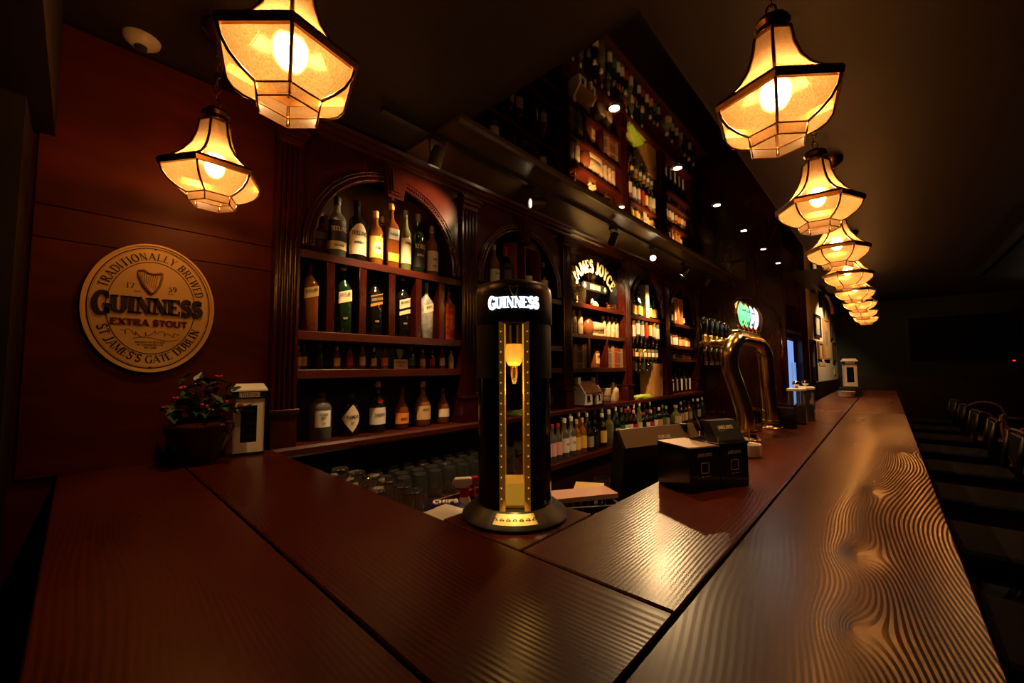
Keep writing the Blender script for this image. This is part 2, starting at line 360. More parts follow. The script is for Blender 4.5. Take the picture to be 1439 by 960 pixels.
# ---------------------------------------------------------------- serif lettering built from strokes
def arc(cx, cy, rx, ry, a0, a1, n=10):
    return [(cx + rx * math.cos(math.radians(a0 + (a1 - a0) * i / n)), cy + ry * math.sin(math.radians(a0 + (a1 - a0) * i / n))) for i in range(n + 1)]
G = {
 'A': (.78, [([(.06, 0), (.39, 1)], 't'), ([(.39, 1), (.72, 0)], 'T'), ([(.18, .33), (.60, .33)], 't')], [(.06, 0), (.72, 0)]),
 'B': (.70, [([(.14, 0), (.14, 1)], 'T'), ([(.14, .97)] + arc(.36, .76, .22, .21, 90, -90) + [(.14, .55)], 'a'), ([(.14, .53)] + arc(.38, .28, .25, .25, 90, -90) + [(.14, .03)], 'a')], [(.10, 0), (.10, 1)]),
 'C': (.74, [(arc(.42, .5, .34, .49, 48, 312, 16), 'a'), ([(.66, .98), (.66, .72)], 't')], []),
 'D': (.78, [([(.14, 0), (.14, 1)], 'T'), ([(.14, .97)] + arc(.36, .5, .34, .47, 90, -90, 12) + [(.14, .03)], 'a')], [(.10, 0), (.10, 1)]),
 'E': (.68, [([(.14, 0), (.14, 1)], 'T'), ([(.14, .96), (.60, .96), (.60, .78)], 't'), ([(.14, .52), (.48, .52)], 't'), ([(.14, .04), (.62, .04), (.62, .24)], 't')], [(.10, 0), (.10, 1)]),
 'F': (.64, [([(.14, 0), (.14, 1)], 'T'), ([(.14, .96), (.60, .96), (.60, .78)], 't'), ([(.14, .50), (.48, .50)], 't')], [(.14, 0), (.10, 1)]),
 'G': (.80, [(arc(.42, .5, .34, .49, 48, 330, 16), 'a'), ([(.66, .98), (.66, .72)], 't'), ([(.68, .04), (.68, .44)], 'T')], [(.66, .44)]),
 'H': (.82, [([(.15, 0), (.15, 1)], 'T'), ([(.67, 0), (.67, 1)], 'T'), ([(.15, .52), (.67, .52)], 't')], [(.15, 0), (.15, 1), (.67, 0), (.67, 1)]),
 'I': (.36, [([(.18, 0), (.18, 1)], 'T')], [(.18, 0), (.18, 1)]),
 'J': (.50, [([(.32, 1), (.32, .2)] + arc(.17, .16, .15, .18, 0, -160, 6), 'T')], [(.32, 1)]),
 'K': (.78, [([(.14, 0), (.14, 1)], 'T'), ([(.14, .42), (.64, 1)], 't'), ([(.30, .60), (.68, 0)], 'T')], [(.14, 0), (.14, 1), (.68, 0), (.62, 1)]),
 'L': (.62, [([(.14, 0), (.14, 1)], 'T'), ([(.14, .04), (.58, .04), (.58, .26)], 't')], [(.14, 0), (.14, 1)]),
 'M': (.96, [([(.13, 0), (.13, 1)], 't'), ([(.15, 1), (.48, .08)], 'T'), ([(.48, .08), (.81, 1)], 't'), ([(.83, 0), (.83, 1)], 'T')], [(.13, 0), (.10, 1), (.83, 0), (.86, 1)]),
 'N': (.84, [([(.14, 0), (.14, 1)], 't'), ([(.14, 1), (.70, 0)], 'T'), ([(.70, 0), (.70, 1)], 't')], [(.14, 0), (.10, 1), (.70, 1)]),
 'O': (.82, [(arc(.41, .5, .34, .49, 0, 360, 20), 'a')], []),
 'P': (.68, [([(.14, 0), (.14, 1)], 'T'), ([(.14, .97)] + arc(.36, .73, .25, .24, 90, -90) + [(.14, .49)], 'a')], [(.14, 0), (.10, 1)]),
 'Q': (.82, [(arc(.41, .5, .34, .49, 0, 360, 20), 'a'), ([(.44, .12), (.72, -.14)], 'T')], []),
 'R': (.76, [([(.14, 0), (.14, 1)], 'T'), ([(.14, .97)] + arc(.36, .75, .23, .22, 90, -90) + [(.14, .53)], 'a'), ([(.36, .52), (.68, 0)], 'T')], [(.14, 0), (.10, 1), (.70, 0)]),
 'S': (.62, [(arc(.31, .75, .20, .23, 30, 250, 9) + arc(.31, .27, .22, .25, 75, -150, 10), 'T'), ([(.50, .97), (.50, .74)], 't'), ([(.10, .03), (.10, .27)], 't')], []),
 'T': (.70, [([(.35, 0), (.35, 1)], 'T'), ([(.05, .76), (.05, .96), (.65, .96), (.65, .76)], 't')], [(.35, 0)]),
 'U': (.82, [([(.16, 1), (.16, .3)] + arc(.41, .28, .25, .27, 180, 360, 8) + [(.66, 1)], 'a')], [(.16, 1), (.66, 1)]),
 'V': (.76, [([(.08, 1), (.38, 0)], 'T'), ([(.38, 0), (.68, 1)], 't')], [(.08, 1), (.68, 1)]),
 'W': (1.06, [([(.08, 1), (.33, 0)], 'T'), ([(.33, 0), (.55, .9)], 't'), ([(.52, 1), (.77, 0)], 'T'), ([(.77, 0), (.99, 1)], 't')], [(.08, 1), (.52, 1), (.99, 1)]),
 'X': (.78, [([(.10, 1), (.68, 0)], 'T'), ([(.10, 0), (.66, 1)], 't')], [(.10, 1), (.68, 0), (.10, 0), (.66, 1)]),
 'Y': (.74, [([(.07, 1), (.37, .46)], 'T'), ([(.37, .46), (.67, 1)], 't'), ([(.37, .46), (.37, 0)], 'T')], [(.07, 1), (.67, 1), (.37, 0)]),
 'Z': (.68, [([(.10, .78), (.10, .96), (.58, .96), (.10, .04), (.60, .04), (.60, .24)], 'T')], []),
 '1': (.50, [([(.12, .84), (.27, .96)], 't'), ([(.27, 0), (.27, 1)], 'T')], [(.27, 0)]),
 '5': (.60, [([(.50, .96), (.16, .96), (.13, .55)], 't'), (arc(.28, .31, .23, .30, 110, -150, 10), 'T')], []),
 '7': (.60, [([(.08, .80), (.08, .95), (.54, .95)], 't'), ([(.54, .95), (.24, 0)], 'T')], []),
 '9': (.60, [(arc(.29, .68, .19, .28, 0, 360, 12), 'a'), (arc(.10, .50, .40, .52, 30, -70, 8), 'a')], []),
 '.': (.24, [([(.12, 0), (.12, .14)], 'T')], []),
 "'": (.24, [([(.12, .74), (.12, 1)], 'T')], []),
 '-': (.44, [([(.08, .45), (.36, .45)], 't')], []),
 ' ': (.36, [], []),
}
def ribbon(bm, pts, wf, F, ext):
    """pts in letter space; F maps (u,v,d) to 3-D"""
    n = len(pts); L1 = []; L2 = []
    closed = n > 3 and math.dist(pts[0], pts[-1]) < 1e-4
    for i, p in enumerate(pts):
        if closed: a = pts[i - 1] if i else pts[-2]; b = pts[i + 1] if i < n - 1 else pts[1]
        else: a = pts[max(i - 1, 0)]; b = pts[min(i + 1, n - 1)]
        dx, dy = b[0] - a[0], b[1] - a[1]; l = math.hypot(dx, dy) or 1; dx /= l; dy /= l
        wd = wf(dx, dy) / 2
        L1.append((p[0] - dy * wd, p[1] + dx * wd)); L2.append((p[0] + dy * wd, p[1] - dx * wd))
    T1 = [bm.verts.new(F(*q, ext)) for q in L1]; T2 = [bm.verts.new(F(*q, ext)) for q in L2]
    for i in range(n - 1): bm.faces.new((T1[i], T2[i], T2[i + 1], T1[i + 1]))
    if ext > 0.0025:
        B1 = [bm.verts.new(F(*q, 0)) for q in L1]; B2 = [bm.verts.new(F(*q, 0)) for q in L2]
        for i in range(n - 1):
            bm.faces.new((T1[i], T1[i + 1], B1[i + 1], B1[i])); bm.faces.new((T2[i + 1], T2[i], B2[i], B2[i + 1]))
        if not closed:
            bm.faces.new((T1[0], B1[0], B2[0], T2[0])); bm.faces.new((T1[-1], T2[-1], B2[-1], B1[-1]))
def text_width(s, sp=0.06): return sum(G[c][0] + sp for c in s) - sp
def lettering(bm, s, h, frame, T=0.17, t=0.07, ext=0.001, sp=0.06, sx=1.0, serif=0.28, big_first=1.0):
    """frame(u) -> (origin, right, up, normal) for the letter whose centre lies u metres from the middle of the line"""
    tot = text_width(s, sp) * h * sx; u = -tot / 2
    for idx, ch in enumerate(s):
        adv, strokes, serifs = G[ch]
        hh = h * (big_first if idx == 0 else 1.0)
        wdt = adv * h * sx
        o, R_, U_, N_ = frame(u + wdt / 2)
        kx = sx * h; y_off = 0 if hh == h else -(hh - h) * 0.5
        def F(a, b, d):
            return o + R_ * ((a - adv / 2) * kx) + U_ * (b * hh + y_off) + N_ * d
        for pts, kind in strokes:
            def wf(dx, dy, kind=kind):
                if kind == 'T': return T
                if kind == 't': return t
                return t + (T - t) * abs(dy)
            ribbon(bm, pts, wf, F, ext)
        if serif:
            for (x, y) in serifs:
                yy = 0.025 if y < 0.05 else (0.975 if y > 0.95 else y)
                ribbon(bm, [(x - serif / 2, yy), (x + serif / 2, yy)], lambda dx, dy: 0.05 if T < .2 else 0.08, F, ext)
        u += wdt + sp * h * sx
def flat_frame(c, R_, U_, N_):
    c = Vector(c); R_ = Vector(R_).normalized(); U_ = Vector(U_).normalized(); N_ = Vector(N_).normalized()
    return lambda u: (c + R_ * u, R_, U_, N_)
def arc_frame(c, r, mid, R_, U_, N_, inward=False):
    """letters stand on a circle of radius r; mid = angle (deg) of the middle of the line, clockwise reading over the top"""
    c = Vector(c); R_ = Vector(R_); U_ = Vector(U_); N_ = Vector(N_)
    def f(u):
        if not inward:
            a = math.radians(mid) - u / r
            rad = R_ * math.cos(a) + U_ * math.sin(a)
            return c + rad * r, R_ * math.sin(a) - U_ * math.cos(a), rad, N_
        a = math.radians(mid) + u / r
        rad = R_ * math.cos(a) + U_ * math.sin(a)
        return c + rad * r, -(R_ * math.sin(a) - U_ * math.cos(a)), -rad, N_
    return f

# ================================================================= ROOM
CZ = 2.66       # ceiling height
struct(bx('floor', 'floor', (-3.2, 4.0, -3.0, 10.5, -0.05, 0.0)))
def slab(name, mat, b): return struct(bx(name, mat, b))
slab('ceiling', 'ceil', (-2.4, 4.0, -3.0, 10.5, CZ + 0.012, CZ + 0.08))
wl = slab('wall_left', 'black_wall', (-2.44, -2.34, -3.0, 6.9, 0, CZ + 0.012))
slab('wall_rear', 'black_wall', (-2.4, 4.0, -3.1, -3.0, 0, CZ + 0.012))
slab('wall_right', 'green_wall', (4.0, 4.1, -3.0, 10.5, 0, CZ + 0.012))
wf_ = slab('wall_far', 'green_wall', (-2.4, 4.0, 10.4, 10.5, 0, CZ + 0.012))
# panelled wall behind the sign: one board per sheet
wp = struct(bx('wall_sign', 'panel', (-2.34, -2.062, -0.14, 0.585, 0, CZ + 0.012)))
for (z0, z1) in ((1.10, 1.895), (1.899, 2.008), (2.012, 2.66)):
    o = bx('panel', 'panel', (-2.062, -2.05, -0.12, 0.585, z0, z1), wp)
# pillar and dropped beam at the left
slab('trim_1', 'black_wall', (-2.34, -1.80, -0.42, -0.135, 0, CZ + 0.01))
slab('trim_2', 'black_wall', (-2.05, 4.0, -0.42, -0.085, 2.25, CZ + 0.01))
# partition at the end of the back bar
slab('wall_partition', 'mahog', (-2.34, -0.94, 6.22, 6.34, 0, CZ + 0.01))
# blind arch moulding on that partition
bm = nb(); tube(bm, [(-1.48 + 0.5 * math.cos(a), 6.215, 1.95 + 0.45 * math.sin(a)) for a in [PI * i / 20 for i in range(21)]], 0.018, 6)
tube(bm, [(-0.98, 6.215, 1.95), (-0.98, 6.215, 1.1)], 0.018, 6); tube(bm, [(-1.98, 6.215, 1.95), (-1.98, 6.215, 1.1)], 0.018, 6)
struct(obj('trim_3', bm, 'mahog', smooth=True))
# cream picture wall, angled 3 degrees
A0 = Vector((-0.936, 6.34, 0)); AD = Vector((0.0533, 0.9986, 0)); AN = Vector((0.9986, -0.0533, 0))
def wallp(y, z, d=0.0):     # point on the picture wall at depth-coordinate y
    t = (y - A0.y) / AD.y
    p = A0 + AD * t + AN * d
    return Vector((p.x, p.y, z))
def wbox(bm, y0, y1, z0, z1, d0, d1):
    vs = [bm.verts.new(wallp(y, z, d)) for z in (z0, z1) for (y, d) in ((y0, d0), (y1, d0), (y1, d1), (y0, d1))]
    for f in ((3, 2, 1, 0), (4, 5, 6, 7), (0, 1, 5, 4), (1, 2, 6, 5), (2, 3, 7, 6), (3, 0, 4, 7)): bm.faces.new([vs[i] for i in f])
def wb(name, mat, a, parent=None):
    bm = nb(); wbox(bm, *a); return obj(name, bm, mat, parent)
struct(wb('wall_side', 'cream', (7.55, 10.42, 1.19, CZ + 0.01, -0.10, 0)))
struct(wb('baseboard_side', 'darkwood', (7.55, 10.42, 0.0, 1.19, -0.10, 0.02)))
struct(wb('trim_4', 'mahog', (7.10, 7.55, 0, CZ + 0.01, -0.16, 0.02)))
struct(wb('trim_5', 'mahog', (6.345, 7.10, 2.28, CZ + 0.01, -0.16, 0.0)))
struct(wb('wall_recess', 'back', (6.345, 7.15, 0.0, CZ, -0.75, -0.70)))
# scalloped valance
bm = nb(); n = 30; top = CZ
for (ya, yb) in ((7.9, 9.03), (9.03, 10.35)):
    pts = []
    for i in range(n + 1):
        t = i / n; pts.append((ya + (yb - ya) * t, 2.36 + 0.27 * (math.sin(PI * t) ** 0.45)))
    for i in range(n):
        y0, z0 = pts[i]; y1, z1 = pts[i + 1]
        f = [bm.verts.new(wallp(y, z, d)) for d in (0.12, 0.16) for (y, z) in ((y0, z0), (y1, z1), (y1, top), (y0, top))]
        bm.faces.new(f[0:4]); bm.faces.new(f[4:8][::-1]); bm.faces.new((f[0], f[4], f[5], f[1]))
struct(obj('trim_6', bm, 'mahog'))

# picture frames
def picture(y0, y1, z0, z1, label, cols, mark):
    t = thing('picture_frame', label, 'picture', wallp((y0 + y1) / 2, z0), 0, 'framed pictures on the cream wall'); inv = Matrix.Translation(-Vector(t.location))
    def part(nm, mat, a):
        bm = nb(); wbox(bm, *a); bm.transform(inv); return obj(nm, bm, mat, t)
    fwid = 0.035
    for a in ((y0, y1, z0, z0 + fwid), (y0, y1, z1 - fwid, z1), (y0, y0 + fwid, z0 + fwid, z1 - fwid), (y1 - fwid, y1, z0 + fwid, z1 - fwid)):
        part('frame_rail', 'boxwood' if mark else 'darkwood', (*a, 0.001, 0.03))
    part('print', cols, (y0 + fwid, y1 - fwid, z0 + fwid, z1 - fwid, 0.002, 0.012))
    if y1 - y0 > 0.4:
        part('motif', 'l_gold' if cols == 'l_grey' else 'l_grey', (y0 + (y1 - y0) * .3, y1 - (y1 - y0) * .3, z0 + (z1 - z0) * .35, z1 - (z1 - z0) * .3, 0.012, 0.014))
picture(8.15, 8.65, 1.93, 2.30, 'small dark-framed picture, nearest of the upper pictures on the cream wall', 'l_grey', 0)
picture(8.95, 9.51, 1.56, 2.30, 'tallest brown-framed picture in the middle of the cream wall', 'l_tan', 1)
picture(9.60, 9.88, 1.94, 2.48, 'highest dark-framed picture near the far end of the cream wall', 'l_grey', 0)
picture(7.71, 8.14, 1.20, 1.86, 'tall black-framed chalkboard low on the near end of the cream wall', 'l_black', 0)
picture(8.37, 8.74, 1.56, 1.86, 'squat brown picture tucked beside the tallest picture', 'l_gold', 1)
picture(9.86, 10.1, 1.52, 1.90, 'small dark picture low at the far end of the cream wall', 'l_tan', 0)
bm = nb(); wbox(bm, 8.45, 9.1, 1.45, 1.53, 0.001, 0.006)
tag(obj('caption_card', bm, 'l_tan'), 'pale caption card under the tallest picture', 'card')
bm = nb(); wbox(bm, 9.94, 10.12, 1.28, 1.38, 0.001, 0.015)
tag(obj('light_switch', bm, 'l_gold'), 'brass switch plate at the far end of the cream wall', 'switch')

# glass-door fridge in the recess, bottles above
fr = thing('display_fridge', 'tall glass-door fridge with cold blue light beyond the bar', 'fridge', (-0.985, 6.66, 0))
bx('cabinet', 'blackm', (-0.50, 0.0, -0.26, 0.30, 0.0, 1.86), fr, bevel=0.01)
bx('door_frame', 'char', (0.0, 0.02, -0.26, 0.30, 0.75, 1.84), fr)
for k in range(2):
    d = bx('glass_door', 'fridge_led', (0.02, 0.028, -0.22 + 0.26 * k, 0.0 + 0.26 * k, 0.82, 1.80), fr)
    bx('door_handle', 'chrome', (0.028, 0.05, -0.015 + 0.26 * k, -0.002 + 0.26 * k, 1.1, 1.5), d)
sh = struct(wb('trim_7', 'mahog_y', (6.345, 7.10, 1.90, 1.93, -0.40, 0.0)))

# TV, far red light, far wall rail
tv = thing('wall_television', 'large dark wall television on the green far wall', 'television', (0.95, 10.38, 1.53))
bx('screen', 'black', (-0.62, 0.62, -0.045, -0.02, 0.0, 0.78), tv)
bx('bezel', 'blackm', (-0.65, 0.65, -0.03, 0.015, -0.03, 0.81), tv)
bx('standby_light', 'tvred', (0.56, 0.59, -0.05, -0.045, -0.02, -0.005), tv)
struct(bx('baseboard_far', 'darkwood', (-0.7, 4.0, 10.33, 10.40, 0, 1.25)))

# ================================================================= CEILING MIRROR
seams = [1.26, 2.045, 2.835, 3.621, 4.41, 5.20, 6.21]
cm = thing('ceiling_mirror', 'smoked mirror set into the ceiling above the bartender aisle', 'mirror', (-0.99, 1.26, CZ))
for a, b in zip(seams, seams[1:]):
    bx('mirror_panel', 'mirror', (-0.435, 0.43, a - 1.26 + 0.0015, b - 1.26 - 0.0015, 0.0, 0.012), cm)
bx('seam_strip', 'seam', (-0.435, 0.43, 0.0, 4.95, 0.012, 0.0125), cm)
# beaded trim along the mirror's back-bar edge
bm = nb(); prism(bm, [(-1.425, CZ - 0.002), (-1.425, CZ + 0.011), (-1.475, CZ + 0.011), (-1.475, CZ - 0.018), (-1.452, CZ - 0.022), (-1.44, CZ - 0.008)], 'Y', 1.20, 6.21)
struct(obj('trim_8', bm, 'soffit'))
bm = nb(); prism(bm, [(-2.0, CZ - 0.004), (-1.475, CZ - 0.004), (-1.475, CZ + 0.011), (-2.0, CZ + 0.011)], 'Y', 1.20, 6.21)
struct(obj('trim_9', bm, 'soffit'))
# recessed downlights
def downlight(y, lab):
    t = thing('recessed_downlight', lab, 'ceiling light', (-0.87, y, CZ), 0, 'recessed downlights in the ceiling mirror')
    bm = nb(); lathe(bm, [(0.0, -0.002), (0.022, -0.002), (0.022, -0.004), (0.0, -0.004)], 20); obj('lens', bm, 'disc', t)
    bm = nb(); lathe(bm, [(0.023, 0.0), (0.040, 0.0), (0.038, -0.004), (0.024, -0.007), (0.023, 0.0)], 24); obj('bezel', bm, 'chrome', t, smooth=40)
    light('SPOT', (-0.87, y, CZ - 0.012), DOWN * 9, (1.0, 0.60, 0.28), 0.022, (-0.87, y, 0), 95, 0.6)
for i, lb in enumerate(('nearest downlight in the ceiling mirror, largest of the row', 'second downlight from the camera in the ceiling mirror', 'third downlight from the camera in the ceiling mirror',
                        'fourth downlight from the camera in the ceiling mirror', 'fifth downlight from the camera in the ceiling mirror', 'farthest downlight at the end of the ceiling mirror')):
    downlight(1.65 + 0.777 * i, lb)

# ceiling fittings
bm = nb(); lathe(bm, [(0.0, -0.03), (0.03, -0.03), (0.052, -0.012), (0.055, 0.0), (0.0, 0.0)], 24)
sd = tag(obj('smoke_detector', bm, 'offw', smooth=40, loc=(-1.96, 0.11, CZ + 0.012)), 'round white smoke detector on the dark ceiling above the sign', 'detector')
bm = nb(); lathe(bm, [(0.0, -0.045), (0.016, -0.045), (0.018, -0.03), (0.0, -0.03)], 12); o = obj('sensor_head', bm, 'char', sd)

# track and spot heads
tr = tag(bx('light_track', 'blackm', (-1.655, -1.625, 0.9, 6.0, CZ - 0.03, CZ - 0.004)), 'black lighting track running along the soffit over the back bar', 'light track')
def track_head(y, target, lab, on=True, power=1.0, ang=46):
    t = thing('track_spotlight', lab, 'spotlight', (-1.64, y, CZ - 0.03), 0, 'spotlights on the back bar track')
    P = Vector((-1.64, y, CZ - 0.125)); d = (Vector(target) - P).normalized()
    bm = nb(); box(bm, -0.02, 0.02, -0.045, 0.045, -0.025, 0.0); obj('adapter', bm, 'blackm', t, bevel=0.003)
    bm = nb(); tube(bm, [(0, -0.04, -0.02), (0, -0.046, -0.06), (0, -0.042, -0.095)], 0.004, 6); tube(bm, [(0, 0.04, -0.02), (0, 0.046, -0.06), (0, 0.042, -0.095)], 0.004, 6)
    obj('yoke', bm, 'blackm', t)
    q = d.to_track_quat('Z', 'Y').to_matrix().to_4x4()
    bm = nb(); lathe(bm, [(0.0, -0.05), (0.028, -0.05), (0.034, -0.02), (0.036, 0.05), (0.032, 0.05), (0.030, 0.038), (0.0, 0.038)], 20)
    bm.transform(Matrix.Translation((0, 0, -0.095)) @ q); obj('lamp_head', bm, 'blackm', t, smooth=40)
    if on:
        bm = nb(); lathe(bm, [(0.0, 0.041), (0.026, 0.041), (0.0, 0.0415)], 20); bm.transform(Matrix.Translation((0, 0, -0.095)) @ q)
        obj('lens', bm, 'spotlens', t)
        light('SPOT', P + d * 0.06, TRACK * 8 * power, (1.0, 0.62, 0.27), 0.03, target, ang, 0.7)
    return t
track_head(1.21, (-2.1, 1.15, 1.55), 'dim track spotlight nearest the camera, over the first arch', True, 1.1, 66)
track_head(2.02, (-2.28, 0.93, 2.36), 'track spotlight over the second arch, turned back towards the first arch', True, 1.9, 30)
track_head(3.04, (-2.12, 3.45, 2.08), 'black track spotlight in front of the lettered glass panel', True, 3.0, 74)
track_head(3.83, (-0.5, 1.2, 1.1), 'bright track spotlight shining towards the camera', True, 0.75, 60)
track_head(4.68, (-2.1, 4.5, 1.9), 'track spotlight over the champagne arch', True, 1.8, 58)
track_head(5.45, (-2.1, 5.6, 1.8), 'farthest track spotlight, over the last arch', True, 1.2, 55)
light('AREA', (-1.72, 3.35, 2.40), 0.5, (1.0, 0.66, 0.32), 0.05, (-1.72, 3.35, 3.0))

t = thing('added_fill_spotlight', 'added fill spotlight on the ceiling, brightening the cream picture wall', 'spotlight', (-0.30, 8.6, CZ))  # unseen spot added to brighten the cream wall
bm = nb(); lathe(bm, [(0, -.10), (.03, -.10), (.034, -.02), (.02, 0), (0, 0)], 18); obj('lamp_head', bm, 'blackm', t, smooth=40)
light('SPOT', (-0.30, 8.6, CZ - .12), 70, (1.0, 0.72, 0.42), 0.03, (-0.85, 8.9, 1.8), 110, 0.6)
# ================================================================= PENDANT LANTERNS
HEXR = 0.185
def hexpt(r, k, z): a = PI / 3 * k; return Vector((r * math.cos(a), r * math.sin(a), z))
UP = [(0.141, 0.010), (0.112, 0.030), (0.086, 0.058), (0.065, 0.094), (0.051, 0.138), (0.044, 0.186)]
DN = [(0.143, -0.012), (0.137, -0.032), (0.122, -0.053), (0.099, -0.070), (0.072, -0.083)]
DN2 = [(0.072, -0.083), (0.067, -0.110)]
def hexstrip(bm, prof, k, inset=0.004):
    A = [hexpt(r, k, z) for r, z in prof]; B = [hexpt(r, k + 1, z) for r, z in prof]
    A2 = [a.lerp(b, inset / max((a - b).length, 1e-4)) for a, b in zip(A, B)]; B2 = [b.lerp(a, inset / max((a - b).length, 1e-4)) for a, b in zip(A, B)]
    va = [bm.verts.new(p) for p in A2]; vb = [bm.verts.new(p) for p in B2]
    for i in range(len(prof) - 1): bm.faces.new((va[i], vb[i], vb[i + 1], va[i + 1]))
LZ = 2.129
def make_lantern():
    root = thing('pendant_lantern', 'lantern', 'pendant lamp')
    for k in range(6):
        bm = nb(); hexstrip(bm, UP, k); obj('upper_pane', bm, 'lampglass', root, smooth=True)
        bm = nb(); hexstrip(bm, DN, k); obj('lower_pane', bm, 'lampglass', root, smooth=True)
        bm = nb(); hexstrip(bm, DN2, k); obj('base_pane', bm, 'lampglass', root)
        bm = nb(); tube(bm, [hexpt(r + 0.001, k, z) for r, z in UP], 0.0042, 6); obj('upper_rib', bm, 'abrass', root, smooth=True)
        bm = nb(); tube(bm, [hexpt(r + 0.001, k, z) for r, z in DN], 0.0036, 6); tube(bm, [hexpt(r + 0.001, k, z) for r, z in DN2], 0.0020, 5)
        obj('lower_rib', bm, 'abrass', root, smooth=True)
    # rim band
    prof = [(0.140, 0.012), (0.149, 0.011), (0.154, 0.001), (0.151, -0.013), (0.141, -0.013), (0.140, 0.012)]
    bm = nb(); lathe(bm, prof, 6); bm.transform(Matrix.Rotation(-PI / 6, 4, 'Z')); obj('rim_band', bm, 'abrass', root)
    for r, z, th, nm in ((0.072, -0.083, 0.0022, 'lower_hoop'), (0.067, -0.110, 0.0022, 'bottom_hoop'), (0.045, 0.186, 0.005, 'top_hoop')):
        bm = nb(); tube(bm, [hexpt(r, k, z) for k in range(6)], th, 5, closed=True); obj(nm, bm, 'abrass', root)
    bm = nb(); lathe(bm, [(0.0, 0.185), (0.040, 0.187), (0.042, 0.192), (0.024, 0.198), (0.020, 0.203), (0.036, 0.209), (0.042, 0.220), (0.036, 0.232), (0.018, 0.240), (0.010, 0.246), (0.0, 0.247)], 20)
    obj('cap', bm, 'abrass', root, smooth=40)
    def link(zc, rz):
        bm = nb(); tube(bm, [Vector((0.011 * math.cos(a) * math.cos(rz), 0.011 * math.cos(a) * math.sin(rz), zc + 0.017 * math.sin(a))) for a in [2 * PI * i / 10 for i in range(10)]], 0.0025, 5, closed=True); return bm
    z = 0.262; i = 0
    while z < CZ - LZ - 0.03:
        obj('chain_link', link(z, 0 if i % 2 else PI / 2), 'abrass', root, smooth=True); z += 0.027; i += 1
    bm = nb(); lathe(bm, [(0.0, 0.486), (0.010, 0.488), (0.014, 0.496), (0.036, 0.505), (0.052, 0.521), (0.056, 0.543), (0.0, 0.543)], 24)
    obj('ceiling_rose', bm, 'abrass', root, smooth=40)
    bm = nb(); tube(bm, [(0, 0, 0.186), (0, 0, 0.062)], 0.012, 10); obj('bulb_holder', bm, 'abrass', root, smooth=True)
    bm = nb(); ball(bm, (0, 0, 0.030), 0.027, 16, 10, 1.2); obj('bulb', bm, 'bulb', root, smooth=True)
    return root
lan = make_lantern()
spots = []
ordn = ['nearest', 'second', 'third', 'fourth', 'fifth', 'sixth', 'seventh', 'farthest']
for k in range(8):
    lab = {0: 'large amber glass lantern nearest the camera in the long row above the bar', 7: 'farthest and lowest-looking amber glass lantern in the row above the bar'}.get(k, '%s amber glass lantern from the camera in the long row above the bar' % ordn[k])
    spots.append((-0.178, 1.21 + 0.893 * k, math.radians(-80.8 if k == 0 else -55.5 + 4 * max(0, k - 2)), lab))
spots.append((-0.946, 0.295, math.radians(-16.8), 'big amber lantern cut by the photo\'s top edge, over the left arm of the bar'))
spots.append((-1.694, 0.296, math.radians(-27.5), 'smaller amber glass lantern hanging by the oval sign'))
for i, (x, y, rz, lab) in enumerate(spots):
    o = lan if i == 0 else copy_tree(lan)
    o.location = (x, y, LZ); o.rotation_euler = (0, 0, rz); o['label'] = lab
    o['group'] = 'amber lanterns over the bar'

# ================================================================= BAR COUNTER
bar = thing('bar_counter', 'long L-shaped bar counter with dark polished plank top', 'bar counter', (0, 0, 0))
TZ = 1.10; TT = 0.055
def plank(x0, x1, y0, y1, mat): return bx('plank', mat, (x0, x1, y0, y1, TZ - TT, TZ), bar, bevel=0.0025)
plank(-0.232, 0.083, -0.9, 4.02, 'bar_rough'); plank(-0.232, 0.083, 4.026, 7.9, 'bar_y')
plank(-0.53, -0.238, 0.597, 4.02, 'bar_y'); plank(-0.53, -0.238, 4.026, 6.35, 'bar_y')
plank(-2.05, -0.238, 0.284, 0.591, 'bar_x'); plank(-2.05, -0.238, -0.03, 0.279, 'bar_x')
bx('plank', 'bar_x', (-0.775, -0.535, 0.596, 0.855, TZ - 0.04, TZ - 0.001), bar, bevel=0.002)
bx('plank', 'bar_y', (-0.53, -0.238, 6.356, 7.9, TZ - TT, TZ), bar, bevel=0.002)
bx('front_panel', 'mahog_y', (-0.02, 0.0, -0.9, 7.9, 0.0, TZ - TT), bar)
bx('inner_panel', 'darkwood', (-0.40, -0.38, 0.30, 7.9, 0.0, TZ - TT), bar)
bx('inner_panel', 'darkwood', (-2.05, -0.40, 0.33, 0.35, 0.0, TZ - TT), bar)
bx('front_panel', 'mahog_y', (-2.05, -0.02, 0.10, 0.12, 0.0, TZ - TT), bar)
# brass foot rail
bm = nb(); tube(bm, [(0.085, -0.9, 0.17), (0.085, 7.9, 0.17)], 0.02, 10)
fr_ = obj('foot_rail', bm, 'abrass', bar, smooth=True)
for k in range(8):
    bx('rail_bracket', 'abrass', (0.0, 0.085, -0.6 + 1.1 * k, -0.56 + 1.1 * k, 0.155, 0.175), bar)

# underbar shelf behind the left arm
us = thing('underbar_shelf', 'dark steel shelf behind the left arm of the bar holding upturned tumblers', 'shelf', (-1.4, 0.78, 0.0))
bx('shelf_board', 'darkwood', (-0.60, 0.55, -0.18, 0.20, 0.905, 0.93), us)
for sx_ in (-0.58, 0.52):
    for sy in (-0.16, 0.17): bx('leg', 'darkwood', (sx_, sx_ + 0.02, sy, sy + 0.02, 0.0, 0.905), us)
us2 = thing('underbar_shelf', 'dark underbar bench beneath the till screen and paper basket', 'shelf', (-0.78, 2.0, 0.0))
bx('shelf_board', 'darkwood', (-0.22, 0.18, -1.05, 1.6, 0.80, 0.82), us2)
for sx_ in (-0.20, 0.16):
    for sy in (-1.03, 1.56): bx('leg', 'darkwood', (sx_, sx_ + 0.02, sy, sy + 0.02, 0.0, 0.80), us2)

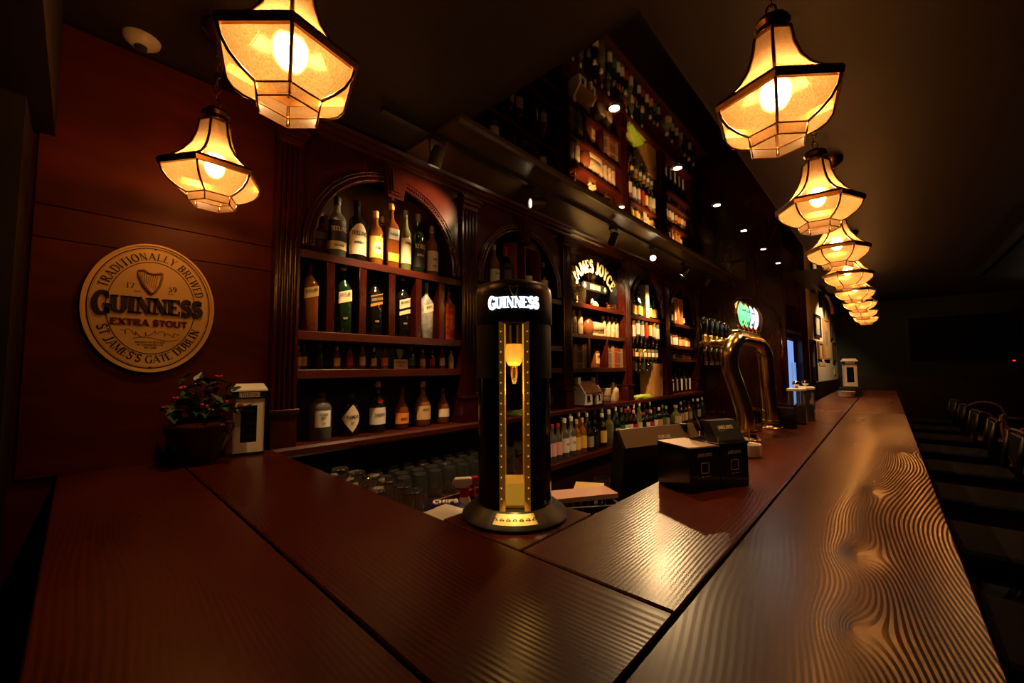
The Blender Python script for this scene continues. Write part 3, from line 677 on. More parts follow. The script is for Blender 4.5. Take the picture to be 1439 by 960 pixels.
# ================================================================= BACK BAR
XB = -2.0
bays = [(0.69, 1.675), (1.805, 2.795), (2.918, 3.905), (4.03, 4.966), (5.11, 6.06)]
pils = [(0.585, 0.69), (1.675, 1.805), (2.795, 2.918), (3.905, 4.03), (4.966, 5.11), (6.06, 6.215)]
baylab = ['tall arched whisky cabinet unit nearest the sign', 'arched cabinet unit behind the tall black beer tower', 'square-headed cabinet unit with lettered glass and books',
          'arched cabinet unit holding champagne and inverted bottles', 'last arched cabinet unit at the far end of the back bar']
for i, (y0, y1) in enumerate(pils):
    lab = ['fluted pilaster between the sign wall and the first arch', 'fluted pilaster between the first arch and the beer tower', 'fluted pilaster left of the lettered glass panel',
           'fluted pilaster right of the lettered glass panel', 'slim fluted pilaster between the champagne arch and the last arch', 'fluted pilaster at the far end of the back bar'][i]
    t = thing('pilaster', lab, 'pilaster', (XB, (y0 + y1) / 2, TZ), 0, 'fluted pilasters of the back bar')
    hw = (y1 - y0) / 2
    # shaft with four flutes: profile swept upward
    pts = [(-0.30, -hw), (0.012, -hw)]
    nfl = 4; m = 0.010; ww = (2 * hw - 2 * m) / nfl
    for k in range(nfl):
        ys = -hw + m + k * ww
        pts += [(0.012, ys + 0.002)]
        for q in range(1, 6):
            a = PI * q / 6; pts.append((0.012 - 0.010 * math.sin(a), ys + ww / 2 - (ww / 2 - 0.003) * math.cos(a)))
        pts += [(0.012, ys + ww - 0.002)]
    pts += [(0.012, hw), (-0.30, hw)]
    bm = nb(); prism(bm, pts, 'Z', 0.17, 1.40); obj('shaft', bm, 'mahog', t)
    bm = nb(); box(bm, -0.30, 0.022, -hw - 0.001, hw + 0.001, 0.0, 0.148); obj('plinth', bm, 'mahog', t)
    bm = nb(); box(bm, -0.02, 0.028, -hw - 0.006, hw + 0.006, 0.148, 0.156); box(bm, -0.02, 0.032, -hw - 0.01, hw + 0.01, 0.156, 0.170); obj('base_moulding', bm, 'mahog', t, bevel=0.002)
    bm = nb(); box(bm, -0.02, 0.02, -hw - 0.002, hw + 0.002, 1.40, 1.43); box(bm, -0.02, 0.036, -hw - 0.012, hw + 0.012, 1.43, 1.455); box(bm, -0.02, 0.050, -hw - 0.022, hw + 0.022, 1.455, 1.475)
    obj('capital', bm, 'mahog_y', t, bevel=0.003)
    bm = nb(); box(bm, -0.30, 0.015, -hw, hw, 1.475, 1.50); obj('block', bm, 'mahog', t)
# cornice
bm = nb(); prism(bm, [(-2.30, 2.60), (-1.985, 2.60), (-1.975, 2.612), (-1.955, 2.618), (-1.94, 2.634), (-1.925, 2.638), (-1.915, 2.654), (-2.30, 2.654)], 'Y', 0.56, 6.215)
tag(obj('cornice', bm, 'mahog_y'), 'red-brown moulded cornice running along the top of the back bar', 'cornice')
# ledge
bm = nb(); prism(bm, [(-2.34, TZ - 0.048), (-1.978, TZ - 0.048), (-1.968, TZ - 0.036), (-1.968, TZ - 0.012), (-1.975, TZ), (-2.34, TZ)], 'Y', 0.592, 6.215)
tag(obj('back_bar_ledge', bm, 'mahog_y'), 'long wooden ledge at counter height along the back bar', 'ledge')
# lower counter
bc = thing('lower_back_counter', 'lower back counter under the ledge holding upturned glasses and speed bottles', 'counter', (-2.05, 3.4, 0.0))
bx('counter_board', 'mahog_y', (-0.27, 0.27, -2.40, 2.81, 0.712, 0.755), bc, bevel=0.003)
bx('cabinet_front', 'back', (0.20, 0.22, -2.40, 2.81, 0.0, 0.712), bc)
bx('back_panel', 'back', (-0.27, -0.25, -2.40, 2.81, 0.755, 1.05), bc)

def arch_unit(i):
    y0, y1 = bays[i]; yc = (y0 + y1) / 2; hw = (y1 - y0) / 2
    t = thing('back_bar_unit', baylab[i], 'cabinet', (XB, yc, TZ), 0, 'units of the back bar')
    bx('back_panel', 'back' if i != 2 else 'back', (-0.30, -0.28, -hw, hw, 0.0, 1.50), t)
    def shelf(z, th=0.04, d0=-0.28, nm='shelf'): bx(nm, 'mahog_y', (d0, 0.0, -hw, hw, z - TZ - th, z - TZ), t, bevel=0.002)
    if i != 2:
        # spandrel with arch opening
        ri = hw - 0.055; zc = 2.055; zt = 2.60
        ry = 0.44 if i < 2 else 0.43
        rim = [(ri * math.cos(a), zc + ry * math.sin(a)) for a in [PI * k / 28 for k in range(29)]]
        bm = nb(); fv = {}
        outer = []
        for (y, z) in rim:
            outer.append((max(-hw, min(hw, y * 1.0)), zt))
        def V(x, y, z): return bm.verts.new((x, y, z - TZ))
        for k in range(28):
            (ya, za), (yb, zb) = rim[k], rim[k + 1]
            for x in (-0.012, -0.035): bm.faces.new((V(x, ya, za), V(x, yb, zb), V(x, yb, zt), V(x, ya, zt)))
            bm.faces.new((V(-0.012, ya, za), V(-0.012, yb, zb), V(-0.035, yb, zb), V(-0.035, ya, za)))
        for s in (-1, 1):
            for x in (-0.012, -0.035): bm.faces.new((V(x, s * ri, 2.02), V(x, s * hw, 2.02), V(x, s * hw, zt), V(x, s * ri, zt)))
        obj('spandrel_panel', bm, 'mahog', t)
        # moulding: stepped rings + bead row
        bm = nb()
        for dr, th, xx in ((0.012, 0.013, -0.006), (0.036, 0.010, -0.002), (0.052, 0.006, 0.0)):
            pts = [((ri - 0.012 + dr) * math.cos(a), (ry - 0.012 + dr) * math.sin(a)) for a in [PI * k / 36 for k in range(37)]]
            tube(bm, [(xx, -(ri - 0.012 + dr), 2.02 - TZ)] + [(xx, -p[0], zc - TZ + p[1]) for p in pts] + [(xx, (ri - 0.012 + dr), 2.02 - TZ)], th, 7)
        obj('arch_moulding', bm, 'mahog', t, smooth=True)
        if i < 2:
            bm = nb()
            for k in range(90):
                a = PI * k / 89
                c = (0.004, -(ri + 0.010) * math.cos(a), zc - TZ + (ry + 0.010) * math.sin(a))
                box(bm, c[0] - 0.004, c[0] + 0.004, c[1] - 0.004, c[1] + 0.004, c[2] - 0.004, c[2] + 0.004)
            bd = obj('bead_row', bm, 'mahog', t); bd['kind'] = 'stuff'
        bm = nb()
        zk0, zk1 = 2.405, 2.60
        for s_, x1 in ((1.0, 0.020), (0.72, 0.028), (0.48, 0.034)):
            w0, w1 = 0.048 * s_, 0.074 * s_; m_ = (zk1 - zk0) * (1 - s_) / 3
            prism(bm, [(-w0, zk0 + m_ - TZ), (w0, zk0 + m_ - TZ), (w1, zk1 - m_ - TZ), (-w1, zk1 - m_ - TZ)], 'X', -0.02, x1)
        obj('keystone', bm, 'mahog', t)
        shelf(2.02)
        if i == 0: bx('painted_glow_panel', 'glow_back', (-0.28, -0.274, -hw + .01, hw - .01, 0.93, 1.46), t)  # added thin panel, pale so the dark arch back looks lit
    else:
        bx('head_rail', 'mahog_y', (-0.05, 0.0, -hw, hw, 1.485, 1.50), t)
        bx('mirror_back', 'amirror', (-0.28, -0.275, -hw + 0.01, hw - 0.01, 0.94, 1.49), t)
        shelf(2.035)
    return t, shelf, hw, yc
U = []
t0, sh0, hw0, yc0 = arch_unit(0)
sh0(1.63, 0.042); sh0(1.447, 0.042)
for y in (0.84, 1.008, 1.18, 1.355, 1.525):
    bx('divider', 'mahog', (-0.28, -0.003, y - yc0 - 0.020, y - yc0 + 0.020, 1.63 - TZ, 1.98 - TZ), t0, bevel=0.002)
t1, sh1, hw1, yc1 = arch_unit(1); sh1(1.63, 0.042); sh1(1.447, 0.042)
for y in (2.14, 2.46): bx('divider', 'mahog', (-0.28, -0.003, y - yc1 - 0.018, y - yc1 + 0.018, 1.63 - TZ, 1.98 - TZ), t1)
t2, sh2, hw2, yc2 = arch_unit(2); sh2(1.753, 0.036); sh2(1.445, 0.04)
for y in (3.216, 3.541): bx('divider', 'mahog', (-0.28, -0.003, y - yc2 - 0.014, y - yc2 + 0.014, 1.445 - TZ, 1.717 - TZ), t2)
bx('divider', 'mahog', (-0.28, -0.02, 3.367 - yc2 - 0.014, 3.367 - yc2 + 0.014, 0.0, 1.405 - TZ), t2)
t3, sh3, hw3, yc3 = arch_unit(3)
t4, sh4, hw4, yc4 = arch_unit(4); sh4(1.713, 0.03); sh4(1.542, 0.03)

# lettered glass in the third unit
gs = thing('lettered_glass_sign', 'hanging glass sign with arched gold pub lettering', 'sign', (-2.08, 3.45, 2.13))
bm = nb()
for yy in (-0.11, 0.18): tube(bm, [(0, yy, 0.16), (0, yy, 0.49)], 0.004, 6)
obj('hanging_rod', bm, 'abrass', gs, smooth=True)
bx('glass_plate', 'acrylic', (-0.003, 0.003, -0.45, 0.46, -0.05, 0.42), gs)
bm = nb(); lettering(bm, 'JAMES JOYCE', 0.118, arc_frame((0.004, 0.0, -0.163), 0.42, 90, (0, 1, 0), (0, 0, 1), (1, 0, 0)), T=0.24, t=0.11, ext=0.004, sp=0.05, sx=0.80)
obj('lettering', bm, 'gold', gs)
bm = nb(); prism(bm, [(0.235 * math.copysign(1, math.cos(a)) * (0.86 if abs(math.sin(a)) > .7 else 1.0), 0.105 + 0.042 * math.sin(a)) for a in [PI / 8 + PI / 4 * k for k in range(8)]], 'X', 0.0035, 0.008)
obj('plaque', bm, 'blackm', gs)
bm = nb(); lettering(bm, 'IRISH BAR', 0.045, flat_frame((0.0085, 0, 0.083), (0, 1, 0), (0, 0, 1), (1, 0, 0)), T=0.22, t=0.12, ext=0.002, sx=0.72)
for s in (-1, 1):
    for (dy, dz) in ((0, 0.022), (-0.013, 0.004), (0.013, 0.004)): lathe(bm, [(0.0, 0.001), (0.0105, 0.001), (0.0, 0.002)], 10, mat=Matrix.Translation((0.0085, s * 0.187 + dy, 0.098 + dz)) @ Matrix.Rotation(PI / 2, 4, 'Y'))
    box(bm, 0.0085, 0.0100, s * 0.187 - 0.002, s * 0.187 + 0.002, 0.080, 0.10)
obj('small_lettering', bm, 'gold', gs)

# ================================================================= BOTTLES
PROF = {
 'whisky': [(0, 0), (.90, 0), (1, .02), (1, .60), (.96, .64), (.80, .69), (.52, .735), (.38, .77), (.34, .82), (.34, .90), (0, .90)],
 'tall': [(0, 0), (.92, 0), (1, .015), (1, .56), (.95, .62), (.72, .68), (.46, .74), (.38, .80), (.36, .91), (0, .91)],
 'square': [(0, 0), (.90, 0), (1, .015), (1, .62), (.90, .67), (.62, .72), (.40, .77), (.34, .84), (.34, .92), (0, .92)],
 'champ': [(0, 0), (.88, 0), (1, .03), (1, .42), (.94, .50), (.74, .60), (.50, .69), (.38, .77), (.34, .86), (.36, .93), (0, .93)],
 'wine': [(0, 0), (.92, 0), (1, .02), (1, .58), (.92, .63), (.58, .69), (.38, .73), (.35, .90), (0, .90)],
 'dumpy': [(0, 0), (.94, 0), (1, .03), (1, .66), (.97, .72), (.80, .78), (.48, .82), (.40, .85), (.42, .90), (0, .90)],
 'balloon': [(0, 0), (.80, 0), (.95, .04), (1, .2), (1, .42), (.92, .52), (.62, .62), (.38, .70), (.30, .78), (.30, .90), (0, .90)],
 'mini': [(0, 0), (.92, 0), (1, .03), (1, .58), (.9, .66), (.5, .74), (.38, .80), (.38, .88), (0, .88)],
 'jug': [(0, 0), (.70, 0), (.88, .06), (1, .35), (1, .55), (.90, .66), (.55, .76), (.36, .82), (.36, .93), (0, .93)],
 'stone': [(0, 0), (.94, 0), (1, .02), (1, .62), (.92, .72), (.62, .80), (.44, .84), (.50, .88), (.50, .97), (.40, 1.0), (0, 1.0)],
}
CAPR = {'whisky': .40, 'tall': .42, 'square': .42, 'champ': .42, 'wine': .38, 'dumpy': .46, 'balloon': .38, 'mini': .46, 'jug': .42, 'stone': .5}
def label_mesh(r, z0, z1, A=62, slant=0.0, shape='rect', sq=2.0, off=0.0012, seg=12):
    """patch on the bottle front (+X)"""
    bm = nb(); prev = None
    for i in range(seg + 1):
        t = -1 + 2 * i / seg; a = math.radians(A * t)
        k = 1.0
        if sq > 2.01: k = (abs(math.cos(a)) ** sq + abs(math.sin(a)) ** sq) ** (-1.0 / sq)
        lo, hi = z0, z1; zm = (z0 + z1) / 2; hh = (z1 - z0) / 2
        if shape == 'diamond': hh2 = hh * (1 - abs(t)) + 0.001; lo, hi = zm - hh2, zm + hh2
        if shape == 'peak': hi = z1 - (z1 - z0) * 0.30 * max(0, abs(t) - 0.25) / .75
        if shape == 'oval': hh2 = hh * math.sqrt(max(0.02, 1 - t * t)); lo, hi = zm - hh2, zm + hh2
        s = slant * t
        x, y = (r * k + off) * math.cos(a), (r * k + off) * math.sin(a)
        cur = (bm.verts.new((x, y, lo + s)), bm.verts.new((x, y, hi + s)))
        if prev: bm.faces.new((prev[0], cur[0], cur[1], prev[1]))
        prev = cur
    return bm
def cyl_frame(r, z, slant=0.0):
    def f(u):
        a = u / r
        R_ = Vector((-math.sin(a), math.cos(a), slant)).normalized(); N_ = Vector((math.cos(a), math.sin(a), 0))
        return Vector((r * math.cos(a), r * math.sin(a), z + slant * u)), R_, Vector((0, 0, 1)), N_
    return f
def bottle(label, kind, x, y, z, h, r, body, cap, labels=(), texts=(), name='bottle', cat='bottle', group=None, rz=0.0, sq=2.0, seal=None, seg=20):
    t = thing(name, label, cat, (x, y, z), rz, group)
    if kind == 'square' and sq == 2.0: sq = 5.0
    bm = nb(); lathe(bm, [(a * r, b * h) for a, b in PROF[kind]], seg if sq < 2.1 else 28, sq=sq)
    if sq > 2.1:      # round the neck again
        for v in bm.verts:
            f = min(1, max(0, (v.co.z / h - .60) / .12))
            if f > 0:
                rr = math.hypot(v.co.x, v.co.y)
                if rr > 1e-5:
                    a = math.atan2(v.co.y, v.co.x); k = (abs(math.cos(a)) ** sq + abs(math.sin(a)) ** sq) ** (-1 / sq)
                    s = (1 - f) + f / k; v.co.x *= s; v.co.y *= s
    obj('glass_body', bm, body, t, smooth=45)
    top = PROF[kind][-1][1]
    if cap and kind != 'stone':
        cr = CAPR[kind] * r
        bm = nb(); lathe(bm, [(0, top * h - .008), (cr, top * h - 0.008), (cr, h * (top - 0.02 - (.12 if seal else 0)) if seal else top * h - 0.008), (cr, h - 0.003), (cr * .85, h), (0, h)] if not seal else
                         [(0, (top - .14) * h), (cr * .92, (top - .14) * h), (cr, h - 0.003), (cr * .85, h), (0, h)], 14)
        obj('cap', bm, cap, t, smooth=45)
    lb = None
    for L_ in labels:
        mat, a, b, A = L_[:4]; sl = L_[4] if len(L_) > 4 else 0; shp = L_[5] if len(L_) > 5 else 'rect'
        rr = r
        lb = obj('label', label_mesh(rr, a * h, b * h, A, sl, shp, sq, off=0.0012 + 0.0006 * (lb is not None)), mat, t)
    for T_ in texts:
        s, zf, th, mat = T_[:4]; sl = T_[4] if len(T_) > 4 else 0; sx = T_[5] if len(T_) > 5 else 0.8
        bm = nb()
        R0 = r * (1.03 if sq > 2.1 else 1.0)
        fr = cyl_frame(R0 + 0.003, zf * h, sl) if sq < 2.1 else flat_frame((R0 + 0.0035, 0, zf * h), (0, 1, sl), (0, 0, 1), (1, 0, 0))
        lettering(bm, s, th, fr, T=0.24, t=0.12, ext=0.0003, sx=sx, serif=0)
        obj('lettering', bm, mat, lb or t)
    return t

G1 = 'whiskies on the top shelf of the first arch'
bottle('dark-based clear bottle half hidden at the far left of the first arch', 'whisky', -2.17, .85, 2.02, .24, .044, 'g_brown', 'g_dark', [('g_grey', .45, .6, 60)], group=G1)
bottle('clear-necked whisky bottle with dark wrap and cream lower label, left in the first arch', 'whisky', -2.09, .90, 2.02, .335, .047, 'g_clear', 'l_black', [('l_black', .16, .60, 88), ('l_cream', .14, .27, 80)], [('TEELING', .43, .022, 'l_cream'), ('SMALL BATCH', .19, .010, 'l_black', 0, .6)], G1 and 'bottle', 'bottle', G1, -.1)
bottle('black whisky bottle with a large peaked cream label in the first arch', 'whisky', -2.09, 1.01, 2.02, .35, .049, 'g_dark', 'g_dark', [('l_cream', .12, .60, 68, 0, 'peak')], [('TEELING', .42, .022, 'l_black'), ('WHISKEY', .29, .013, 'l_black')], 'bottle', 'bottle', G1, -.1)
bottle('squat clear whisky bottle with yellowish oval label in the first arch', 'whisky', -2.08, 1.115, 2.02, .32, .040, 'g_amber', 'l_tan', [('l_yellow', .14, .52, 70), ('l_cream', .20, .42, 45, 0, 'oval')], [('JAR', .29, .018, 'l_black')], 'bottle', 'bottle', G1, -.1)
bottle('clear bottle standing behind the others left of the gold-capped bottle', 'tall', -2.18, 1.21, 2.02, .34, .035, 'g_clear', 'l_tan', group=G1)
bottle('tall square whisky bottle with gold cap and grey label beneath the keystone', 'square', -2.10, 1.225, 2.02, .405, .039, 'g_brown', 'l_yellow', [('l_grey', .44, .60, 42), ('l_orange', .12, .24, 42)], [('PLATINUM', .50, .013, 'l_black', 0, .6)], 'bottle', 'bottle', G1, -.1)
bottle('pale green bottle with a tall cream label next to the gold-capped bottle', 'tall', -2.09, 1.315, 2.02, .385, .033, 'g_olive', 'l_grey', [('l_cream', .14, .54, 75)], [('IRISH', .44, .014, 'l_black')], 'bottle', 'bottle', G1, -.1)
bottle('dark green flared-stopper bottle with white lettering in the first arch', 'whisky', -2.10, 1.41, 2.02, .39, .040, 'g_green', 'l_grey', [('l_black', .12, .52, 70)], [('XERES', .42, .026, 'l_cream'), ('DUBLIN', .30, .013, 'l_cream')], 'bottle', 'bottle', G1, -.1)
bottle('smallest bottle at the right end of the first arch shelf, cream label', 'whisky', -2.09, 1.508, 2.02, .335, .039, 'g_amber', 'l_grey', [('l_cream', .12, .50, 72)], [('JAR', .32, .016, 'l_black'), ('WHISKEY', .20, .010, 'l_black', 0, .6)], 'bottle', 'bottle', G1, -.1)

G2 = 'square whisky bottles in the six cubbyholes'
JW = [(.762, 'g_brown', 'l_black', 'l_gold', 'BLACK LABEL', 'square whisky bottle with gold and black slanted label in the leftmost cubbyhole', .365),
      (.930, 'g_green', 'l_yellow', 'l_cream', 'GREEN LABEL', 'square dark green whisky bottle with yellow collar in the second cubbyhole', .37),
      (1.105, 'g_dark', 'g_dark', 'l_orange', 'DOUBLE BLACK', 'square black whisky bottle with orange slanted label in the third cubbyhole', .36),
      (1.282, 'g_dark', 'l_red', 'l_cream', 'BLENDED', 'square whisky bottle with red cap and cream slanted label, fourth cubbyhole', .37),
      (1.448, 'g_grey', 'l_grey', 'l_cream', 'WHITE', 'frosted grey-white painted whisky bottle in the fifth cubbyhole', .35),
      (1.622, 'g_red', 'l_black', 'l_red', 'RED', 'orange-red painted whisky bottle in the rightmost cubbyhole', .35)]
for y, body, cap, lc, tx, lab, h in JW:
    bands = [(lc, .46, .60, 44, .010)] if lc in ('l_cream', 'l_red') or tx == 'BLACK LABEL' else [('l_black', .50, .62, 44, .010), (lc, .46, .50, 44, .010), (lc, .61, .625, 44, .010)]
    if tx == 'GREEN LABEL': bands.append(('l_cream', .44, .49, 44, .010))
    if tx == 'BLENDED': bands.append(('l_cream', .36, .42, 44, .010))
    bottle(lab, 'square', -2.065, y, 1.63, h, .038, body, cap, bands, [(tx, .535, .013, 'l_gold' if lc != 'l_cream' and tx != 'BLACK LABEL' else 'l_black', .25, .55 if len(tx) > 8 else .8)] + ([('KEEP', .20, .010, 'l_gold', 0, .7)] if body in ('g_dark', 'g_green') else []), 'bottle', 'bottle', G2, -.08)

G3 = 'miniature bottles on the narrow shelf of the first arch'
ml = [(.719, 'g_amber', 'l_yellow', 'yellow-labelled'), (.744, 'g_green', 'l_tan', 'dark green'), (.82, 'g_dark', 'l_black', 'slim dark'), (.907, 'g_amber', 'l_yellow', 'bright yellow-labelled'), (.974, 'g_amber', 'l_red', 'red-labelled'),
      (1.044, 'g_brown', 'l_cream', 'cream-labelled'), (1.11, 'g_dark', 'l_cream', 'black'), (1.175, 'g_amber', 'l_orange', 'squat orange-labelled'), (1.35, 'g_dark', 'l_green', 'dark blue-green'), (1.428, 'g_amber', 'l_tan', 'tan-labelled'),
      (1.499, 'g_dark', 'l_red', 'black and red'), (1.574, 'g_brown', 'l_white', 'white-labelled'), (1.648, 'l_cream', 'l_white', 'pale cream')]
for i, (y, b, l, nm) in enumerate(ml):
    bottle('%s miniature bottle, %s from the left on the narrow shelf' % (nm, ['first', 'second', 'third', 'fourth', 'fifth', 'sixth', 'seventh', 'eighth', 'ninth', 'tenth', 'eleventh', 'twelfth', 'last'][i]),
           'mini', -2.07, y, 1.447, .118 + .008 * (i % 3), .016 + .003 * (i > 6), b, ['l_gold', 'l_black', 'l_red'][i % 3], [(l, .15, .5, 75)], name='miniature_bottle', group=G3, seg=12)
t = thing('place_card', 'small cream standing card with a harp emblem above it on the narrow shelf', 'card', (-2.06, 1.275, 1.447))
bx('card', 'l_cream', (-.001, .001, -.045, .045, 0, .055), t)
bm = nb(); lettering(bm, 'RESERVED', .010, flat_frame((.0015, 0, .034), (0, 1, 0), (0, 0, 1), (1, 0, 0)), T=.2, t=.12, ext=.0003, serif=0); lettering(bm, 'WHISKEY', .008, flat_frame((.0015, 0, .016), (0, 1, 0), (0, 0, 1), (1, 0, 0)), T=.2, t=.12, ext=.0003, serif=0)
obj('lettering', bm, 'redink', t)
bm = nb(); prism(bm, [(-.024, .11), (.0, .118), (.024, .108), (.016, .075), (.002, .056), (-.008, .062)], 'X', -.02, -.012); obj('harp_emblem', bm, 'l_grey', t)

G4 = 'gins on the ledge under the first arch'
bottle('round clear gin bottle with square white label at the left end of the ledge', 'dumpy', -2.08, .835, TZ, .235, .053, 'g_clear', 'l_black', [('l_white', .28, .62, 42)], [('COTSWOLD', .52, .010, 'l_black', 0, .6), ('DRY', .44, .012, 'l_black', 0, .8), ('GIN', .34, .010, 'l_black', 0, .8)], 'bottle', 'bottle', G4, -.1)
bottle("black apothecary gin bottle with a diamond label on the ledge", 'dumpy', -2.09, .99, TZ, .22, .046, 'g_dark', 'l_black', [('l_cream', .10, .74, 72, 0, 'diamond')], [("HENDRICK'S", .42, .015, 'l_black', 0, .62), ('GIN', .30, .010, 'l_black')], 'bottle', 'bottle', G4, -.1)
bottle('tall dark gin bottle with pale cap, red seal and white label', 'whisky', -2.09, 1.145, TZ, .285, .046, 'g_green', 'l_pink', [('l_white', .16, .48, 76), ('l_red', .56, .64, 20, 0, 'oval')], [('TANQUERAY', .32, .014, 'l_black', 0, .6)], 'bottle', 'bottle', G4, -.1)
bottle('dark-topped bottle with bright orange label on the ledge', 'balloon', -2.09, 1.30, TZ, .235, .042, 'g_brown', 'l_black', [('l_orange', .14, .40, 76)], [('MONKEY', .24, .012, 'l_black', 0, .7)], 'bottle', 'bottle', G4, -.1)
bottle('broad clear bottle with cork and large tan label on the ledge', 'balloon', -2.09, 1.445, TZ, .27, .050, 'g_amber', 'l_tan', [('l_tan', .16, .46, 66)], [('MONKEY', .36, .012, 'l_black', 0, .7)], 'bottle', 'bottle', G4, -.1)
bottle('small round cream-labelled bottle, rightmost on the ledge under the first arch', 'balloon', -2.09, 1.60, TZ, .225, .041, 'g_brown', 'l_black', [('l_cream', .20, .42, 72)], group=G4)

# second unit
G5 = 'bottles on the top shelf behind the beer tower'
bottle('white-labelled bottle of amber spirit left of the red-necked bottle', 'tall', -2.09, 2.06, 2.02, .34, .044, 'g_amber', 'l_grey', [('l_white', .14, .44, 76)], [('HIGHLAND', .33, .012, 'l_black', 0, .6)], group=G5)
bottle('dark bottle with a long red neck seal and cork', 'whisky', -2.09, 2.185, 2.02, .35, .046, 'g_dark', 'l_red', [('l_black', .14, .48, 60)], group=G5, seal=True)
t = thing('presentation_case', 'open red wooden bottle case standing behind the beer tower', 'box', (-2.12, 2.40, 2.02))
bx('case_back', 'redbox', (-.09, -.08, -.01, .19, 0, .40), t); bx('case_side', 'redbox', (-.08, .05, .18, .19, 0, .40), t); bx('case_side', 'redbox', (-.08, .05, -.01, .0, 0, .40), t)
bx('case_end', 'redbox', (-.08, .05, 0, .18, .39, .40), t); bx('case_end', 'redbox', (-.08, .05, 0, .18, 0, .012), t)
o = bx('case_lid', 'redbox', (-.05, .06, -.14, -.125, 0, .41), t, rot=(0.6, 'Z')); bx('lid_lining', 'bk_green', (-.035, .045, -.124, -.121, .04, .37), o, rot=(0.6, 'Z'))
bottle('white-labelled bottle inside the open red case', 'wine', -2.13, 2.49, 2.033, .33, .04, 'g_dark', 'g_dark', [('l_white', .20, .50, 76)], group=G5)
bottle('slim white-labelled bottle at the right end of the shelf behind the beer tower', 'wine', -2.09, 2.65, 2.02, .32, .038, 'g_dark', 'l_grey', [('l_cream', .16, .50, 76)], group=G5)
bottle('clear bottle with white and orange label right of the beer tower, shoulder height', 'tall', -2.09, 2.665, 1.63, .29, .034, 'g_amber', 'l_black', [('l_cream', .14, .42, 76)], group=G5)
for i, (y, b, l) in enumerate(((1.88, 'g_brown', 'l_orange'), (2.02, 'g_dark', 'l_red'), (2.25, 'g_green', 'l_cream'), (2.36, 'g_dark', 'l_yellow'), (2.55, 'g_brown', 'l_white'))):
    bottle('%s bottle in cubbyholes behind the tower, %s' % (['orange-labelled brown', 'red-labelled black', 'cream-labelled green', 'yellow-labelled black', 'white-labelled brown'][i], ['far left', 'beside the first divider', 'middle left', 'middle right', 'beside the second divider'][i]),
           'whisky', -2.10, y, 1.63, .30, .037, b, 'l_black', [(l, .16, .48, 76)], group='bottles in the cubbyholes behind the beer tower', seg=16)
for i, (y, b, l) in enumerate(((1.90, 'g_dark', 'l_tan'), (2.05, 'g_green', 'l_cream'), (2.60, 'g_dark', 'l_grey'), (2.71, 'g_dark', 'l_black'))):
    bottle('dark spirit bottle on the ledge, %s' % ['leftmost behind the beer tower', 'second behind the beer tower', 'just right of the beer tower', 'against the pilaster right of the tower'][i],
           'whisky', -2.10, y, TZ, .27, .038, b, 'l_black', [(l, .16, .42, 76)], group='dark bottles on the ledge behind the beer tower', seg=16)
def paper_slip(name, loc, w_, d_, rz, lab):
    t = thing(name, lab, 'paper', loc, rz)
    bx('sheet', 'lime', (-d_ / 2, d_ / 2, -w_ / 2, w_ / 2, 0, .012), t)
    bx('sheet', 'lime', (-d_ / 2 + .01, d_ / 2 - .01, -w_ / 2 + .03, w_ / 2 + .05, .0125, .024), t, rot=(.12, 'Z'))
    bm = nb(); lettering(bm, 'PARTY', .05, flat_frame((0, 0, .0245), (0, 1, 0), (-1, 0, 0), (0, 0, 1)), ext=.0004, serif=0, T=.2, t=.12); obj('lettering', bm, 'l_yellow', t)
paper_slip('green_flyer', (-2.06, 2.32, TZ), .22, .12, 0.1, 'lime green flyer seen through the window of the beer tower')
paper_slip('green_flyer', (-2.08, 4.36, TZ), .48, .15, 0.05, 'stack of lime green flyers lying on the ledge under the inverted bottles')

# third unit
def figurine_bust(y, lab):
    bm = nb(); lathe(bm, [(0, 0), (.022, 0), (.022, .01), (.010, .018), (.012, .03), (.018, .042), (.008, .052), (.011, .066), (.006, .078), (0, .08)], 12)
    tag(obj('figurine', bm, 'abrass', smooth=True, loc=(-2.07, y, 2.035)), lab, 'figurine', 'figurines under the lettered glass')
figurine_bust(3.12, 'little standing brass figure at the left under the gold lettering')
t = thing('figurine', 'golden crouching animal figurine in the middle under the lettered glass', 'figurine', (-2.08, 3.44, 2.035), 0, 'figurines under the lettered glass')
bm = nb(); ball(bm, (0, 0, .035), .034, 12, 8, .9); ball(bm, (0, -.042, .052), .022, 10, 6); ball(bm, (.0, .045, .028), .02, 10, 6)
for dy in (-.045, .03): box(bm, -.02, .02, dy - .008, dy + .008, 0, .02)
for dx in (-.008, .008): box(bm, dx - .004, dx + .004, -.05, -.042, .066, .082)
obj('body', bm, 'gold', t, smooth=True)
t = thing('figurine', 'bronze horse and carriage figurine at the right under the lettered glass', 'figurine', (-2.07, 3.75, 2.035), 0, 'figurines under the lettered glass')
bm = nb(); ball(bm, (0, -.055, .045), .018, 10, 6, .8); tube(bm, [(0, -.068, .05), (0, -.085, .072), (0, -.096, .068)], .007, 6)
for dy in (-.068, -.045):
    for dx in (-.008, .008): tube(bm, [(dx, dy, .04), (dx, dy + .002, .0)], .003, 5)
obj('horse', bm, 'abrass', t, smooth=True)
bm = nb()
for dy in (.02, .075):
    tube(bm, [(.02, dy + .018 * math.cos(a), .02 + .018 * math.sin(a)) for a in [2 * PI * k / 12 for k in range(12)]], .002, 4, closed=True)
box(bm, -.015, .018, .005, .085, .025, .045); box(bm, -.015, .018, .045, .085, .045, .07); tube(bm, [(0, .01, .03), (0, -.04, .035)], .002, 4)
obj('carriage', bm, 'abrass', t)
G6 = 'old stoneware bottles on the shelf under the lettered glass'
